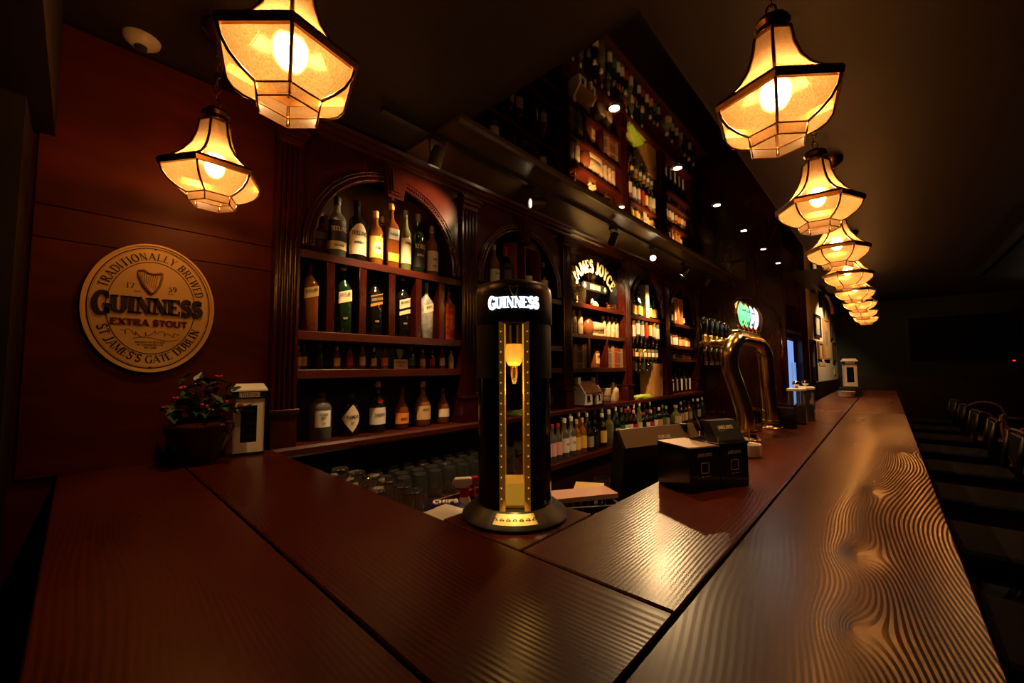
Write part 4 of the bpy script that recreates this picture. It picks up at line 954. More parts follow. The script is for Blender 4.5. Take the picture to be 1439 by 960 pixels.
for i, (y, m) in enumerate(((3.00, 'stone'), (3.075, 'stone'), (3.175, 'stone'), (3.60, 'stone'), (3.70, 'stone'), (3.785, 'stone'), (3.865, 'stone'))):
    tx = [(['', 'STOUT', 'GINGER', '', 'ALE', 'BEER', 'CORK'][i], .40, .015, 'l_red' if i in (5,) else 'ink', 0, .6)] if i not in (0, 3) else []
    bottle('old stoneware bottle %s' % ['half hidden behind the fluted pilaster at the shelf end', 'with dark print, second from the left', 'with an oval mark left of the brown jar', 'right behind the lying crock', 'third from the right end', 'with a red print, second from the right end', 'at the right end of the shelf'][i],
           'stone', -2.08, y, 1.753, .215 + .006 * (i % 3), .030, m, None, [('l_pink', .25, .5, 50)] if i == 5 else [], tx, 'stoneware_bottle', 'bottle', G6, 0, seg=16)
t = thing('stoneware_jar', 'round brown glazed jar beside the lying cream crock', 'jar', (-2.09, 3.31, 1.753))
bm = nb(); lathe(bm, [(0, 0), (.045, 0), (.062, .03), (.068, .08), (.060, .13), (.038, .155), (.030, .165), (.034, .18), (.026, .185), (0, .185)], 20); obj('pot_body', bm, 'brownglaze', t, smooth=45)
t = thing('stoneware_crock', 'cream stoneware keg lying on its side on a small cradle', 'crock', (-2.09, 3.46, 1.753))
bm = nb(); lathe(bm, [(0, -.10), (.05, -.10), (.058, -.085), (.060, .0), (.058, .085), (.05, .10), (0, .10)], 22, mat=Matrix.Translation((0, 0, .085)) @ Matrix.Rotation(PI / 2, 4, 'X')); obj('keg_body', bm, 'stone', t, smooth=45)
bm = nb(); tube(bm, [Vector((.0605 * math.sin(a), 0, .085 + .0605 * math.cos(a))) for a in [2 * PI * k / 20 for k in range(20)]], .002, 4, closed=True); obj('band', bm, 'bronze', t)
bm = nb(); box(bm, -.045, .055, -.11, .11, 0, .026); obj('cradle', bm, 'stone', t)
# books
def books(y0, y1, names, n, side, z=1.445):
    y = y0; ds = []
    for i in range(n):
        th = (y1 - y0) / n * (0.80 + .3 * random.random()); ds.append(th)
    k = (y1 - y0) / sum(ds)
    for i, th in enumerate(ds):
        th *= k; hh = .19 + .05 * random.random(); m, nm = names[i]
        t = thing('book', '%s book, %s from the left in the %s book compartment' % (nm, ['first', 'second', 'third', 'fourth', 'fifth', 'sixth', 'seventh', 'eighth'][i], side), 'book', (-2.10, y + th / 2, z), 0, 'old books in the %s compartment' % side)
        bm = nb(); box(bm, -.08, .072, -th / 2 + .001, -th / 2 + .003, 0, hh); box(bm, -.08, .072, th / 2 - .003, th / 2 - .001, 0, hh); box(bm, .068, .074, -th / 2 + .001, th / 2 - .001, 0, hh); obj('cover', bm, m, t)
        bx('page_block', 'l_tan', (-.078, .067, -th / 2 + .003, th / 2 - .003, .003, hh - .004), t)
        bm = nb()
        for zz in (.2, .78): box(bm, .074, .0755, -th / 2 + .002, th / 2 - .002, hh * zz, hh * zz + .004)
        bnd = obj('spine_band', bm, 'l_gold', t); bnd['kind'] = 'stuff'
        y += th
books(2.925, 3.20, [('bk_green', 'dark green'), ('bk_brown', 'dark brown'), ('bk_tan', 'worn tan'), ('bk_brown', 'plain brown'), ('bk_blue', 'dull blue-black'), ('bk_tan', 'pale tan'), ('bk_brown', 'thin brown')], 7, 'left')
books(3.56, 3.90, [('bk_brown', 'thick brown'), ('bk_brown', 'wide reddish brown'), ('bk_tan', 'tan'), ('bk_red', 'bright red'), ('bk_brown', 'slim brown'), ('bk_tan', 'faded tan')], 6, 'right')
bottle('old embossed brown bottle with tan label between the two book compartments', 'square', -2.08, 3.43, 1.445, .25, .038, 'g_brown', None, [('l_tan', .16, .56, 42)], [('RUM', .40, .02, 'ink')])
# cottage
t = thing('model_cottage', 'white model cottage with brown thatched roof on the ledge', 'ornament', (-2.055, 3.23, TZ), 0)
bm = nb(); box(bm, -.075, .075, -.135, .135, 0.012, .125)
obj('cottage_wall', bm, 'white', t); bx('base', 'darkwood', (-.085, .095, -.15, .15, 0, .012), t)
bm = nb(); prism(bm, [(-.088, .118), (0, .222), (.088, .118), (.078, .112), (0, .205), (-.078, .112)], 'Y', -.137, .137); obj('thatched_roof', bm, 'thatch', t)
for s in (-1, 1):
    bm = nb(); prism(bm, [(-.085, .11), (0, .232), (.085, .11), (.075, .012), (-.075, .012)], 'Y', s * .137, s * .150); obj('gable', bm, 'white', t)
    bm = nb(); box(bm, -.02, .02, s * .143 - .022, s * .143 + .022, .20, .258); obj('chimney', bm, 'white', t)
    o = bx('window', 'g_dark', (.0755, .078, s * .085 - .022, s * .085 + .022, .05, .095), t); bx('window_box', 'green_leaf', (.078, .086, s * .085 - .022, s * .085 + .022, .042, .056), o)
bx('porch', 'white', (.076, .10, .018, .046, .012, .10), t); bx('door', 'darkgreen', (.0755, .079, -.018, .016, .012, .09), t)
bx('porch_roof', 'thatch', (.075, .105, -.022, .05, .10, .108), t)
for y, lab, m in ((3.63, 'cream crock with a dark bottle neck behind it, beside the cottage', 1), (3.79, 'round stoneware whisky jug with brown label beside the cottage', 2)):
    t = thing('stoneware_jug', lab, 'jug', (-2.09, y, TZ))
    bm = nb(); lathe(bm, [(0, 0), (.050, 0), (.058, .02), (.060, .11), (.055, .13), (.03, .15), (.016, .165), (.016, .20), (0, .20)] if m == 2 else [(0, 0), (.040, 0), (.055, .02), (.060, .10), (.062, .135), (.056, .14), (0, .14)], 22); obj('jug_body', bm, 'stone', t, smooth=45)
    if m == 2:
        obj('label', label_mesh(.060, .03, .10, 40, 0, 'oval'), 'bronze', t); bm = nb(); lathe(bm, [(0, .195), (.018, .195), (.018, .225), (0, .225)], 12); obj('stopper', bm, 'l_black', t)
        bm = nb(); tube(bm, [(0, .05, .12), (0, .075, .14), (0, .06, .175), (0, .018, .18)], .006, 6); obj('handle', bm, 'stone', t, smooth=True)
    else:
        bm = nb(); tube(bm, [Vector((.0605 * math.cos(a), .0605 * math.sin(a), .07)) for a in [2 * PI * k / 20 for k in range(20)]], .002, 4, closed=True); obj('band', bm, 'bronze', t)
bottle('black bottle standing behind the cream crock', 'wine', -2.19, 3.64, TZ, .23, .036, 'g_dark', 'g_dark')

# fourth unit
G7 = 'champagne bottles under the fourth arch'
for i, y in enumerate((4.22, 4.30, 4.38, 4.465)):
    bottle('yellow-labelled champagne bottle left of the tall carton, %s' % ['leftmost', 'second from left', 'third from left', 'touching the carton'][i], 'champ', -2.08 - .02 * (i % 2), y, 2.02, .315, .042, 'g_green', 'l_black', [('l_yellow', .10, .42, 80)], group=G7, seg=16)
for i, y in enumerate((4.66, 4.735, 4.81, 4.885)):
    bottle('yellow-labelled champagne bottle right of the tall carton, %s' % ['touching the carton', 'second from the carton', 'third from the carton', 'at the right end'][i], 'champ', -2.08 - .02 * (i % 2), y, 2.02, .315, .040, 'g_green', 'l_black', [('l_yellow', .10, .42, 80)], group=G7, seg=16)
t = thing('bottle_carton', 'tall grey and cream bottle carton among the champagne bottles', 'box', (-2.08, 4.56, 2.02))
bx('carton', 'l_grey', (-.045, .045, -.045, .045, 0, .40), t); bx('label', 'l_cream', (.0455, .047, -.045, .045, .04, .12), t); bx('emblem', 'l_gold', (.0455, .047, -.02, .02, .22, .32), t)
bm = nb(); lettering(bm, 'BRUT', .022, flat_frame((.0475, 0, .07), (0, 1, 0), (0, 0, 1), (1, 0, 0)), serif=0, ext=.0003, T=.2, t=.12); obj('lettering', bm, 'ink', t)
rack = thing('optic_rack', 'black two-tier rack holding inverted spirit bottles in the fourth unit', 'rack', (-2.10, 4.45, 1.40))
for z in (.03, .20, .42): bx('rail', 'blackm', (-.03, .03 - .0, -.36, .40, z, z + .015), rack)
for y in (-.36, .385): bx('upright', 'blackm', (-.03, -.01, y, y + .015, 0, .52), rack)
for i in range(7):
    bm = nb(); lathe(bm, [(0, -.01), (.008, -.01), (.016, .0), (.020, .03), (.020, .075), (.010, .09), (0, .09)], 10); obj('optic_measure', bm, 'clear' if i % 2 else 'chrome', rack, loc=(0.045, -.30 + .1 * i, .02), smooth=True)
cl = [('g_amber', 'l_cream'), ('g_clear', 'l_white'), ('g_clear', 'l_cream'), ('g_brown', 'l_red'), ('g_dark', 'l_yellow'), ('g_amber', 'l_grey'), ('g_olive', 'l_cream')]
for i in range(7):
    t = bottle('%s-labelled inverted bottle, %s from left on the rack\'s upper tier' % (cl[i][1][2:], ['first', 'second', 'third', 'fourth', 'fifth', 'sixth', 'last'][i]), 'whisky', -2.04, 4.16 + .105 * i, 1.965 + .012 * ((i * 2) % 3), .29, .036, cl[i][0], 'chrome', [(cl[i][1], .18, .60, 80)], name='inverted_bottle', group='inverted bottles on the upper tier', seg=14)
    t.rotation_euler = (PI, .0, .0)
for i in range(7):
    b2 = cl[(i + 3) % 7]
    t = bottle('small %s-labelled inverted bottle, %s from left on the rack\'s lower tier' % (b2[1][2:], ['first', 'second', 'third', 'fourth', 'fifth', 'sixth', 'last'][i]), 'whisky', -2.045, 4.14 + .105 * i, 1.655, .16, .026, b2[0], 'chrome', [(b2[1], .25, .55, 80)], name='inverted_bottle', group='inverted bottles on the lower tier', seg=12)
    t.rotation_euler = (PI, 0, 0)
t = thing('wine_box', 'upright pale wooden wine box with a cut-out window on the ledge', 'box', (-2.12, 4.78, TZ))
bx('box_side', 'boxwood', (-.08, .08, -.11, -.10, 0, .39), t); bx('box_face', 'boxwood', (-.08, .08, .13, .14, 0, .39), t)
bx('box_back', 'boxwood', (-.09, -.08, -.11, .14, 0, .39), t); bx('box_front', 'boxwood', (.08, .09, -.11, .14, 0, .39), t)
bx('box_end', 'boxwood', (-.08, .08, -.10, .13, .38, .39), t); bx('box_end', 'boxwood', (-.08, .08, -.10, .13, 0, .01), t)
bm = nb(); lathe(bm, [(0, 0), (.018, 0), (.018, .002), (0, .002)], 14, mat=Matrix.Translation((.0905, .09, .27)) @ Matrix.Scale(2.4, 4, (0, 0, 1)) @ Matrix.Rotation(PI / 2, 4, 'Y')); obj('cut_out', bm, 'blackm', t)

# fifth unit
bottle('dark bottle at the left of the last arch', 'wine', -2.10, 5.24, 2.02, .31, .038, 'g_dark', 'g_dark', [('l_grey', .15, .45, 76)], seg=14)
bottle('dark bottle left of the open wooden case in the last arch', 'wine', -2.08, 5.34, 2.02, .31, .038, 'g_dark', 'l_grey', [('l_white', .15, .40, 76)], seg=14)
t = thing('wooden_case', 'open orange wooden bottle case standing in the last arch', 'box', (-2.10, 5.55, 2.02))
bx('case_back', 'boxwood', (-.07, -.06, -.14, .16, 0, .36), t); bx('case_side', 'boxwood', (-.06, .06, -.14, -.125, 0, .36), t); bx('case_side', 'boxwood', (-.06, .06, .145, .16, 0, .36), t); bx('case_side', 'boxwood', (-.06, .06, .005, .02, 0, .36), t)
bx('case_end', 'boxwood', (-.06, .06, -.125, .145, .35, .36), t)
bottle('dark bottle inside the open wooden case', 'wine', -2.09, 5.48, 2.035, .30, .036, 'g_brown', 'l_gold', [('l_cream', .15, .5, 76)], seg=14)
bottle('dark bottle at the right of the last arch', 'wine', -2.09, 5.80, 2.02, .28, .038, 'g_dark', 'g_dark', [('l_white', .15, .40, 76)], seg=14)
od = ['first', 'second', 'third', 'fourth', 'fifth', 'sixth', 'seventh', 'last']
for i, y in enumerate((5.20, 5.30, 5.42, 5.52, 5.66, 5.78, 5.88, 5.98)):
    b = [('g_clear', 'l_cream'), ('g_clear', 'l_white'), ('g_brown', 'l_cream'), ('g_amber', 'l_white'), ('g_brown', 'l_tan'), ('g_dark', 'l_orange'), ('g_amber', 'l_cream'), ('g_brown', 'l_yellow')][i]
    bottle('%s-labelled bottle, %s from left on the last unit\'s upper shelf' % (b[1][2:], od[i]), 'whisky', -2.09, y, 1.713, [.27, .26, .23, .24, .20, .21, .19, .18][i], .036, b[0], 'l_black', [(b[1], .14, .55, 78)], group='bottles on the upper shelf of the last unit', seg=14)
for i, y in enumerate((5.18, 5.28, 5.40, 5.52, 5.64, 5.76, 5.88, 5.98)):
    b = [('g_amber', 'l_cream'), ('g_olive', 'l_green'), ('g_green', 'l_yellow'), ('g_olive', 'l_green'), ('g_green', 'l_green'), ('g_amber', 'l_cream'), ('g_brown', 'l_orange'), ('g_amber', 'l_tan')][i]
    bottle('small %s-labelled bottle, %s from left on the last unit\'s narrow shelf' % (b[1][2:], od[i]), 'dumpy', -2.08, y, 1.542, .10 + .01 * (i % 3), .030, b[0], 'l_gold', [(b[1], .15, .6, 78)], name='miniature_bottle', group='small bottles on the narrow shelf of the last unit', seg=12)
for i, y in enumerate((5.17, 5.32, 5.47, 5.63, 5.79, 5.94)):
    bottle('black wine bottle, %s from left on the ledge of the last unit' % od[i], 'wine', -2.09, y, TZ, .37 - .05, .038, 'g_dark', 'g_dark', [('l_cream' if i % 2 else 'l_grey', .10, .58, 40)], group='wine bottles on the ledge of the last unit', seg=14)

# speed bottles on the lower counter
G8 = 'spirit bottles on the lower back counter'
sp_ = [(2.385, .27, 'tall', 'g_clear', 'l_red', 'l_pink', .030, 'clear bottle with red cap, leftmost beside the beer tower'),
 (2.445, .27, 'tall', 'g_clear', 'l_red', 'l_pink', .030, 'clear bottle with red cap and pink label, second beside the beer tower'),
 (2.515, .27, 'tall', 'g_clear', 'l_red', 'l_pink', .032, 'clear bottle with red cap and pink label, third beside the beer tower'),
 (2.60, .30, 'tall', 'g_clear', 'l_white', 'l_white', .037, 'clear rum bottle with white cap and white label, left of the pair'),
 (2.69, .305, 'tall', 'g_clear', 'l_white', 'l_white', .037, 'clear rum bottle with white cap and white label, right of the pair'),
 (2.765, .275, 'whisky', 'g_amber', 'l_tan', 'l_yellow', .034, 'reddish amber bottle with gold cap and yellow label, left of the pair'),
 (2.85, .28, 'whisky', 'g_amber', 'l_tan', 'l_yellow', .036, 'reddish amber bottle with gold cap and yellow label, right of the pair'),
 (2.95, .24, 'square', 'g_dark', 'l_black', 'l_grey', .034, 'square black whiskey bottle with grey label'),
 (3.04, .24, 'square', 'g_dark', 'l_black', 'l_black', .032, 'square black bottle beside the cream-labelled tall bottle'),
 (3.165, .29, 'tall', 'g_dark', 'l_cream', 'l_yellow', .040, 'black bottle with large cream-yellow label'),
 (3.285, .31, 'wine', 'g_olive', 'l_white', None, .044, 'wide pale green bottle with white top'),
 (3.43, .27, 'whisky', 'g_green', 'l_green', 'l_cream', .034, 'green bottle with cream label right of the pale green bottle'),
 (3.52, .31, 'wine', 'g_green', 'l_grey', 'l_green', .034, 'tall dark green bottle with grey neck'),
 (3.60, .295, 'wine', 'g_dark', 'l_red', 'l_white', .032, 'dark bottle with brown-red neck, left of two'),
 (3.685, .29, 'wine', 'g_dark', 'l_red', 'l_white', .032, 'dark bottle with brown-red neck, right of two'),
 (3.77, .27, 'tall', 'g_dark', 'l_white', 'l_red', .032, 'dark bottle with white cap and red label'),
 (3.88, .285, 'wine', 'g_olive', 'l_green', 'l_cream', .034, 'light olive bottle with cream label near the screen'),
 (3.98, .23, 'whisky', 'g_dark', 'l_red', 'l_black', .032, 'short dark bottle with red cap above the screen edge'),
 (4.07, .25, 'whisky', 'g_dark', 'l_black', 'l_white', .032, 'dark bottle with white label above the screen'),
 (4.17, .24, 'whisky', 'g_dark', 'l_orange', 'l_red', .034, 'dark bottle with orange cap above the screen'),
 (4.27, .26, 'tall', 'g_green', 'l_black', 'l_white', .032, 'green-black bottle between two orange-marked bottles'),
 (4.38, .25, 'whisky', 'g_dark', 'l_pink', 'l_orange', .036, 'dark bottle with pink cap and orange label'),
 (4.48, .27, 'wine', 'g_green', 'l_green', 'l_green', .034, 'dark green bottle right of the orange label'),
 (4.58, .25, 'wine', 'g_dark', 'l_grey', 'l_grey', .034, 'black bottle left of the decanter'),
 (4.86, .24, 'balloon', 'g_olive', 'l_tan', 'l_tan', .062, 'round-bellied tan decanter bottle'),
 (5.02, .27, 'wine', 'g_dark', 'l_grey', 'l_grey', .036, 'dark bottle just beyond the decanter'),
 (5.15, .28, 'wine', 'g_dark', 'l_black', 'l_tan', .036, 'dark bottle second beyond the decanter'),
 (5.30, .26, 'tall', 'g_brown', 'l_black', 'l_grey', .036, 'brown bottle third beyond the decanter'),
 (5.45, .28, 'wine', 'g_dark', 'l_grey', 'l_black', .036, 'dark bottle fourth beyond the decanter'),
 (5.62, .27, 'tall', 'g_dark', 'l_white', 'l_grey', .036, 'dark bottle with white cap near the end of the lower counter'),
 (5.80, .28, 'wine', 'g_green', 'l_grey', 'l_black', .036, 'last green-black bottle at the end of the lower counter')]
for y, h, k, b, c, l, r, lab in sp_:
    bottle(lab + (', lower counter' if 'counter' not in lab else ''), k, -1.86, y, .755, h, r, b, c, [(l, .14, .50, 78)] if l else [], [('RUM', .33, .016, 'l_red')] if 'rum' in lab else [], group=G8, seg=16)
for i in range(14):
    y = 2.72 + .13 * i
    b = [('g_dark', 'l_black'), ('g_green', 'l_grey'), ('g_brown', 'l_tan'), ('g_clear', 'l_white')][i % 4]
    bottle('%s bottle in the rear row of the lower counter, %s from left' % (['black', 'green', 'brown', 'clear'][i % 4], (od[:7] + ['eighth', 'ninth', 'tenth', 'eleventh', 'twelfth', 'thirteenth', 'last'])[i]), 'tall' if i % 2 else 'wine', -1.98, y, .755, .29 + .01 * (i % 3), .034, b[0], b[1], [(['l_grey', 'l_cream'][i % 2], .15, .45, 70)], group='rear row on the lower back counter', seg=12)

# ================================================================= GLASSES
def glass_mesh(rb, rt_, h, th=.003, base=.010, seg=20):
    """upside down: mouth on the shelf at z=0, thick base on top"""
    bm = nb()
    lathe(bm, [(rt_, 0), (rt_ * .99, .004), (rb, h - .004), (rb - .004, h), (0, h), ], seg)
    lathe(bm, [(rt_ - th, 0), (rb - th, h - base), (0, h - base)], seg)
    a = [v for v in bm.verts if abs(v.co.z) < 1e-6]; outer = sorted([v for v in a if math.hypot(v.co.x, v.co.y) > rt_ - th / 2], key=lambda v: math.atan2(v.co.y, v.co.x)); inner = sorted([v for v in a if math.hypot(v.co.x, v.co.y) <= rt_ - th / 2], key=lambda v: math.atan2(v.co.y, v.co.x))
    for i in range(seg):
        j = (i + 1) % seg; bm.faces.new((outer[i], outer[j], inner[j], inner[i]))
    return bm
pint = obj('pint_glass', glass_mesh(.036, .043, .142), 'clear', smooth=40)
tumb = obj('tumbler_glass', glass_mesh(.036, .041, .088), 'clear', smooth=40)
first = True; rows = ['front', 'second', 'third', 'rear']
nm = od[:7] + ['eighth', 'ninth', 'tenth', 'eleventh', 'twelfth', 'thirteenth', 'fourteenth']
for r_ in range(4):
    for i in range(11 if r_ else 9):
        y = 1.06 + .098 * i + (.045 if r_ % 2 else 0) + (.10 if r_ == 0 else 0) - (0.0 if r_ < 2 else .05)
        o = pint if first else pint.copy()
        if not first: col.objects.link(o)
        first = False
        o.location = (-1.835 - .092 * r_, y, .7555); o.rotation_euler.z = random.random() * 6
        tag(o, 'upturned clear pint glass under the ledge, %s row, %s from left' % (rows[r_], nm[i]), 'glass', 'upturned pint glasses under the ledge')
first = True
tp_ = [(-1.255, .835), (-1.345, .85), (-1.365, .755), (-1.45, .84), (-1.47, .74), (-1.55, .83), (-1.575, .735), (-1.66, .82), (-1.68, .72), (-1.77, .80), (-1.79, .70)]
for i, (x, y) in enumerate(tp_):
    o = tumb if first else tumb.copy()
    if not first: col.objects.link(o)
    first = False
    o.location = (x, y, .9305)
    tag(o, 'upturned clear tumbler behind the left arm, %s from the beer tower' % (['first', 'second', 'third', 'fourth', 'fifth', 'sixth', 'seventh', 'eighth', 'ninth', 'tenth', 'last'][i]), 'glass', 'upturned tumblers behind the left arm')
# stemmed glasses seen past the screen, and a few by the far end
def wine_glass(x, y, z, lab, inv=False, grp=None):
    bm = nb(); lathe(bm, [(0, 0), (.033, 0), (.030, .004), (.006, .010), (.004, .05), (.005, .075), (.022, .085), (.036, .11), (.038, .135), (.032, .165), (.0305, .165), (.0365, .135), (.034, .112), (.020, .089), (0, .082)], 18)
    o = tag(obj('wine_glass', bm, 'clear', smooth=40, loc=(x, y, z)), lab, 'glass', grp); return o
for i, (x, y) in enumerate(((-1.86, 1.98), (-1.90, 2.10), (-1.86, 2.24), (-1.96, 2.02), (-1.98, 2.19))):
    wine_glass(x, y, .7555, 'stemmed glass behind the beer tower window, %s' % ['front left', 'front middle', 'front right', 'rear left', 'rear right'][i], grp='stemmed glasses behind the beer tower')
for i, (x, y) in enumerate(((-.86, 1.42), (-.80, 1.46), (-.90, 1.52))):
    wine_glass(x, y, .8205, 'wine glass beside the till screen, %s' % ['nearest the paper basket', 'nearest the bar', 'rear one'][i], grp='wine glasses beside the till screen')

# ================================================================= OVAL SIGN
sg = thing('oval_wall_sign', 'large cream oval stout sign with black and maroon lettering on the panelled wall', 'sign', (-2.05, .186, 1.685))
SA, SB = .190, .244
def ell(a_, b_, n=64): return [(a_ * math.cos(2 * PI * k / n), b_ * math.sin(2 * PI * k / n)) for k in range(n)]
def ering(bm, a0, b0, wd, x0, x1, n=72):
    P1 = ell(a0, b0, n); P2 = ell(a0 - wd, b0 - wd, n)
    V1 = [bm.verts.new((x1, *p)) for p in P1]; V2 = [bm.verts.new((x1, *p)) for p in P2]; W1 = [bm.verts.new((x0, *p)) for p in P1]; W2 = [bm.verts.new((x0, *p)) for p in P2]
    for i in range(n):
        j = (i + 1) % n
        bm.faces.new((V1[i], V1[j], V2[j], V2[i])); bm.faces.new((W1[i], W1[j], V1[j], V1[i])); bm.faces.new((V2[i], V2[j], W2[j], W2[i]))
bm = nb(); prism(bm, ell(SA, SB), 'X', 0.001, .016); obj('sign_board', bm, 'cream_sign', sg, bevel=0)
bm = nb(); ering(bm, SA, SB, .007, .016, .021); obj('rim', bm, 'cream_sign', sg, smooth=40)
bm = nb(); ering(bm, SA - .014, SB - .014, .0035, .0155, .0170); obj('outer_ring', bm, 'ink', sg)
bm = nb(); ering(bm, SA - .020, SB - .020, .001, .0155, .0168); obj('thin_ring', bm, 'bronze', sg)
bm = nb(); ering(bm, .128, .176, .0026, .0155, .0172); obj('inner_ring', bm, 'ink', sg)
for s in (1, -1):
    bm = nb(); lathe(bm, [(0, 0), (.004, 0), (.003, .003), (0, .003)], 10, mat=Matrix.Translation((.0175, 0, s * .226)) @ Matrix.Rotation(PI / 2, 4, 'Y')); obj('screw', bm, 'ink', sg)
def ell_frame(a_, b_, mid, x, inward=False):
    # arc-length table along the ellipse
    N_ = 720; th = [math.radians(mid) + (2 * PI * (k - N_ / 2) / N_) for k in range(N_ + 1)]
    def P(t): return Vector((x, a_ * math.cos(t), b_ * math.sin(t)))
    s = [0.0]
    for k in range(N_): s.append(s[-1] + (P(th[k + 1]) - P(th[k])).length)
    s0 = s[N_ // 2]
    def f(u):
        tgt = s0 + (u if inward else -u); k = min(range(N_ + 1), key=lambda q: abs(s[q] - tgt)); t = th[k]
        T_ = Vector((0, -a_ * math.sin(t), b_ * math.cos(t))).normalized()
        nrm = Vector((0, b_ * math.cos(t), a_ * math.sin(t))).normalized()
        if inward: return P(t), T_, -nrm, Vector((1, 0, 0))
        return P(t), -T_, nrm, Vector((1, 0, 0))
    return f
bm = nb(); lettering(bm, 'TRADITIONALLY BREWED', .0275, ell_frame(.133, .183, 88, .0165), T=.16, t=.07, ext=.0012, sp=.07, sx=.92); obj('lettering', bm, 'ink', sg)
bm = nb(); lettering(bm, "ST JAMES'S GATE DUBLIN", .0275, ell_frame(.158, .209, -91, .0165, True), T=.16, t=.07, ext=.0012, sp=.09, sx=.97); obj('lettering', bm, 'ink', sg)
bm = nb(); lettering(bm, 'GUINNESS', .058, flat_frame((.017, -.004, -.022), (0, 1, 0), (0, 0, 1), (1, 0, 0)), T=.27, t=.12, ext=.007, sp=.02, sx=.93, serif=.38, big_first=1.35); obj('raised_lettering', bm, 'ink', sg)
bm = nb(); lettering(bm, 'EXTRA STOUT', .022, flat_frame((.017, -.004, -.068), (0, 1, 0), (0, 0, 1), (1, 0, 0)), T=.26, t=.14, ext=.004, sp=.06, sx=1.18, serif=.32); obj('maroon_lettering', bm, 'redink', sg)
bm = nb(); lettering(bm, '17', .020, flat_frame((.0165, -.066, .068), (0, 1, 0), (0, 0, 1), (1, 0, 0)), ext=.0012); lettering(bm, '59', .020, flat_frame((.0165, .055, .068), (0, 1, 0), (0, 0, 1), (1, 0, 0)), ext=.0012)
lettering(bm, 'TRADE', .005, flat_frame((.0165, -.045, .056), (0, 1, 0), (0, 0, 1), (1, 0, 0)), ext=.0008, serif=0); lettering(bm, 'MARK', .005, flat_frame((.0165, .050, .056), (0, 1, 0), (0, 0, 1), (1, 0, 0)), ext=.0008, serif=0); obj('date_lettering', bm, 'ink', sg)
bm = nb(); 
for s_, z in (('BREWED IN IRELAND', -.134), ('BY GUINNESS LTD', -.144), ('IRELAND', -.154)): lettering(bm, s_, .0062, flat_frame((.0165, -.002, z), (0, 1, 0), (0, 0, 1), (1, 0, 0)), ext=.0008, serif=0, T=.2, t=.12, sx=1.1)
obj('small_lettering', bm, 'ink', sg)
bm = nb(); sigp = []
for k in range(90):
    t = k / 89; sigp.append((.0168, -.085 + .165 * t + .006 * math.sin(38 * t), -.098 + .010 * math.sin(47 * t + 1) * (1 - .4 * t) + .006 * math.sin(13 * t)))
tube(bm, sigp, .0009, 4); tube(bm, [(.0168, .08 - .13 * k / 20, -.118 - .006 * math.sin(k / 20 * PI * 2)) for k in range(21)], .0008, 4)
obj('signature', bm, 'redink', sg)
# harp emblem
hp = []
bm = nb()
def hq(y, z): return (.018, -.012 + y, .095 + z)
tube(bm, [hq(*p) for p in ((-.034, .040), (-.030, .020), (-.018, -.010), (.004, -.042))], .0055, 8, radii=[.003, .006, .0065, .005])
tube(bm, [hq(*p) for p in ((-.034, .040), (-.018, .046), (-.004, .036), (.012, .034), (.034, .042))], .004, 8)
tube(bm, [hq(*p) for p in ((.034, .042), (.034, .018), (.028, -.010), (.016, -.034), (.004, -.044))], .004, 8)
obj('harp', bm, 'bronze', sg, smooth=True)
bm = nb()
for k in range(8):
    t = (k + 1) / 9; tube(bm, [hq(-.030 + .06 * t, .038), hq(-.026 + .045 * t, .014 - .050 * t)], .0008, 4)
obj('harp_strings', bm, 'bronze', sg)

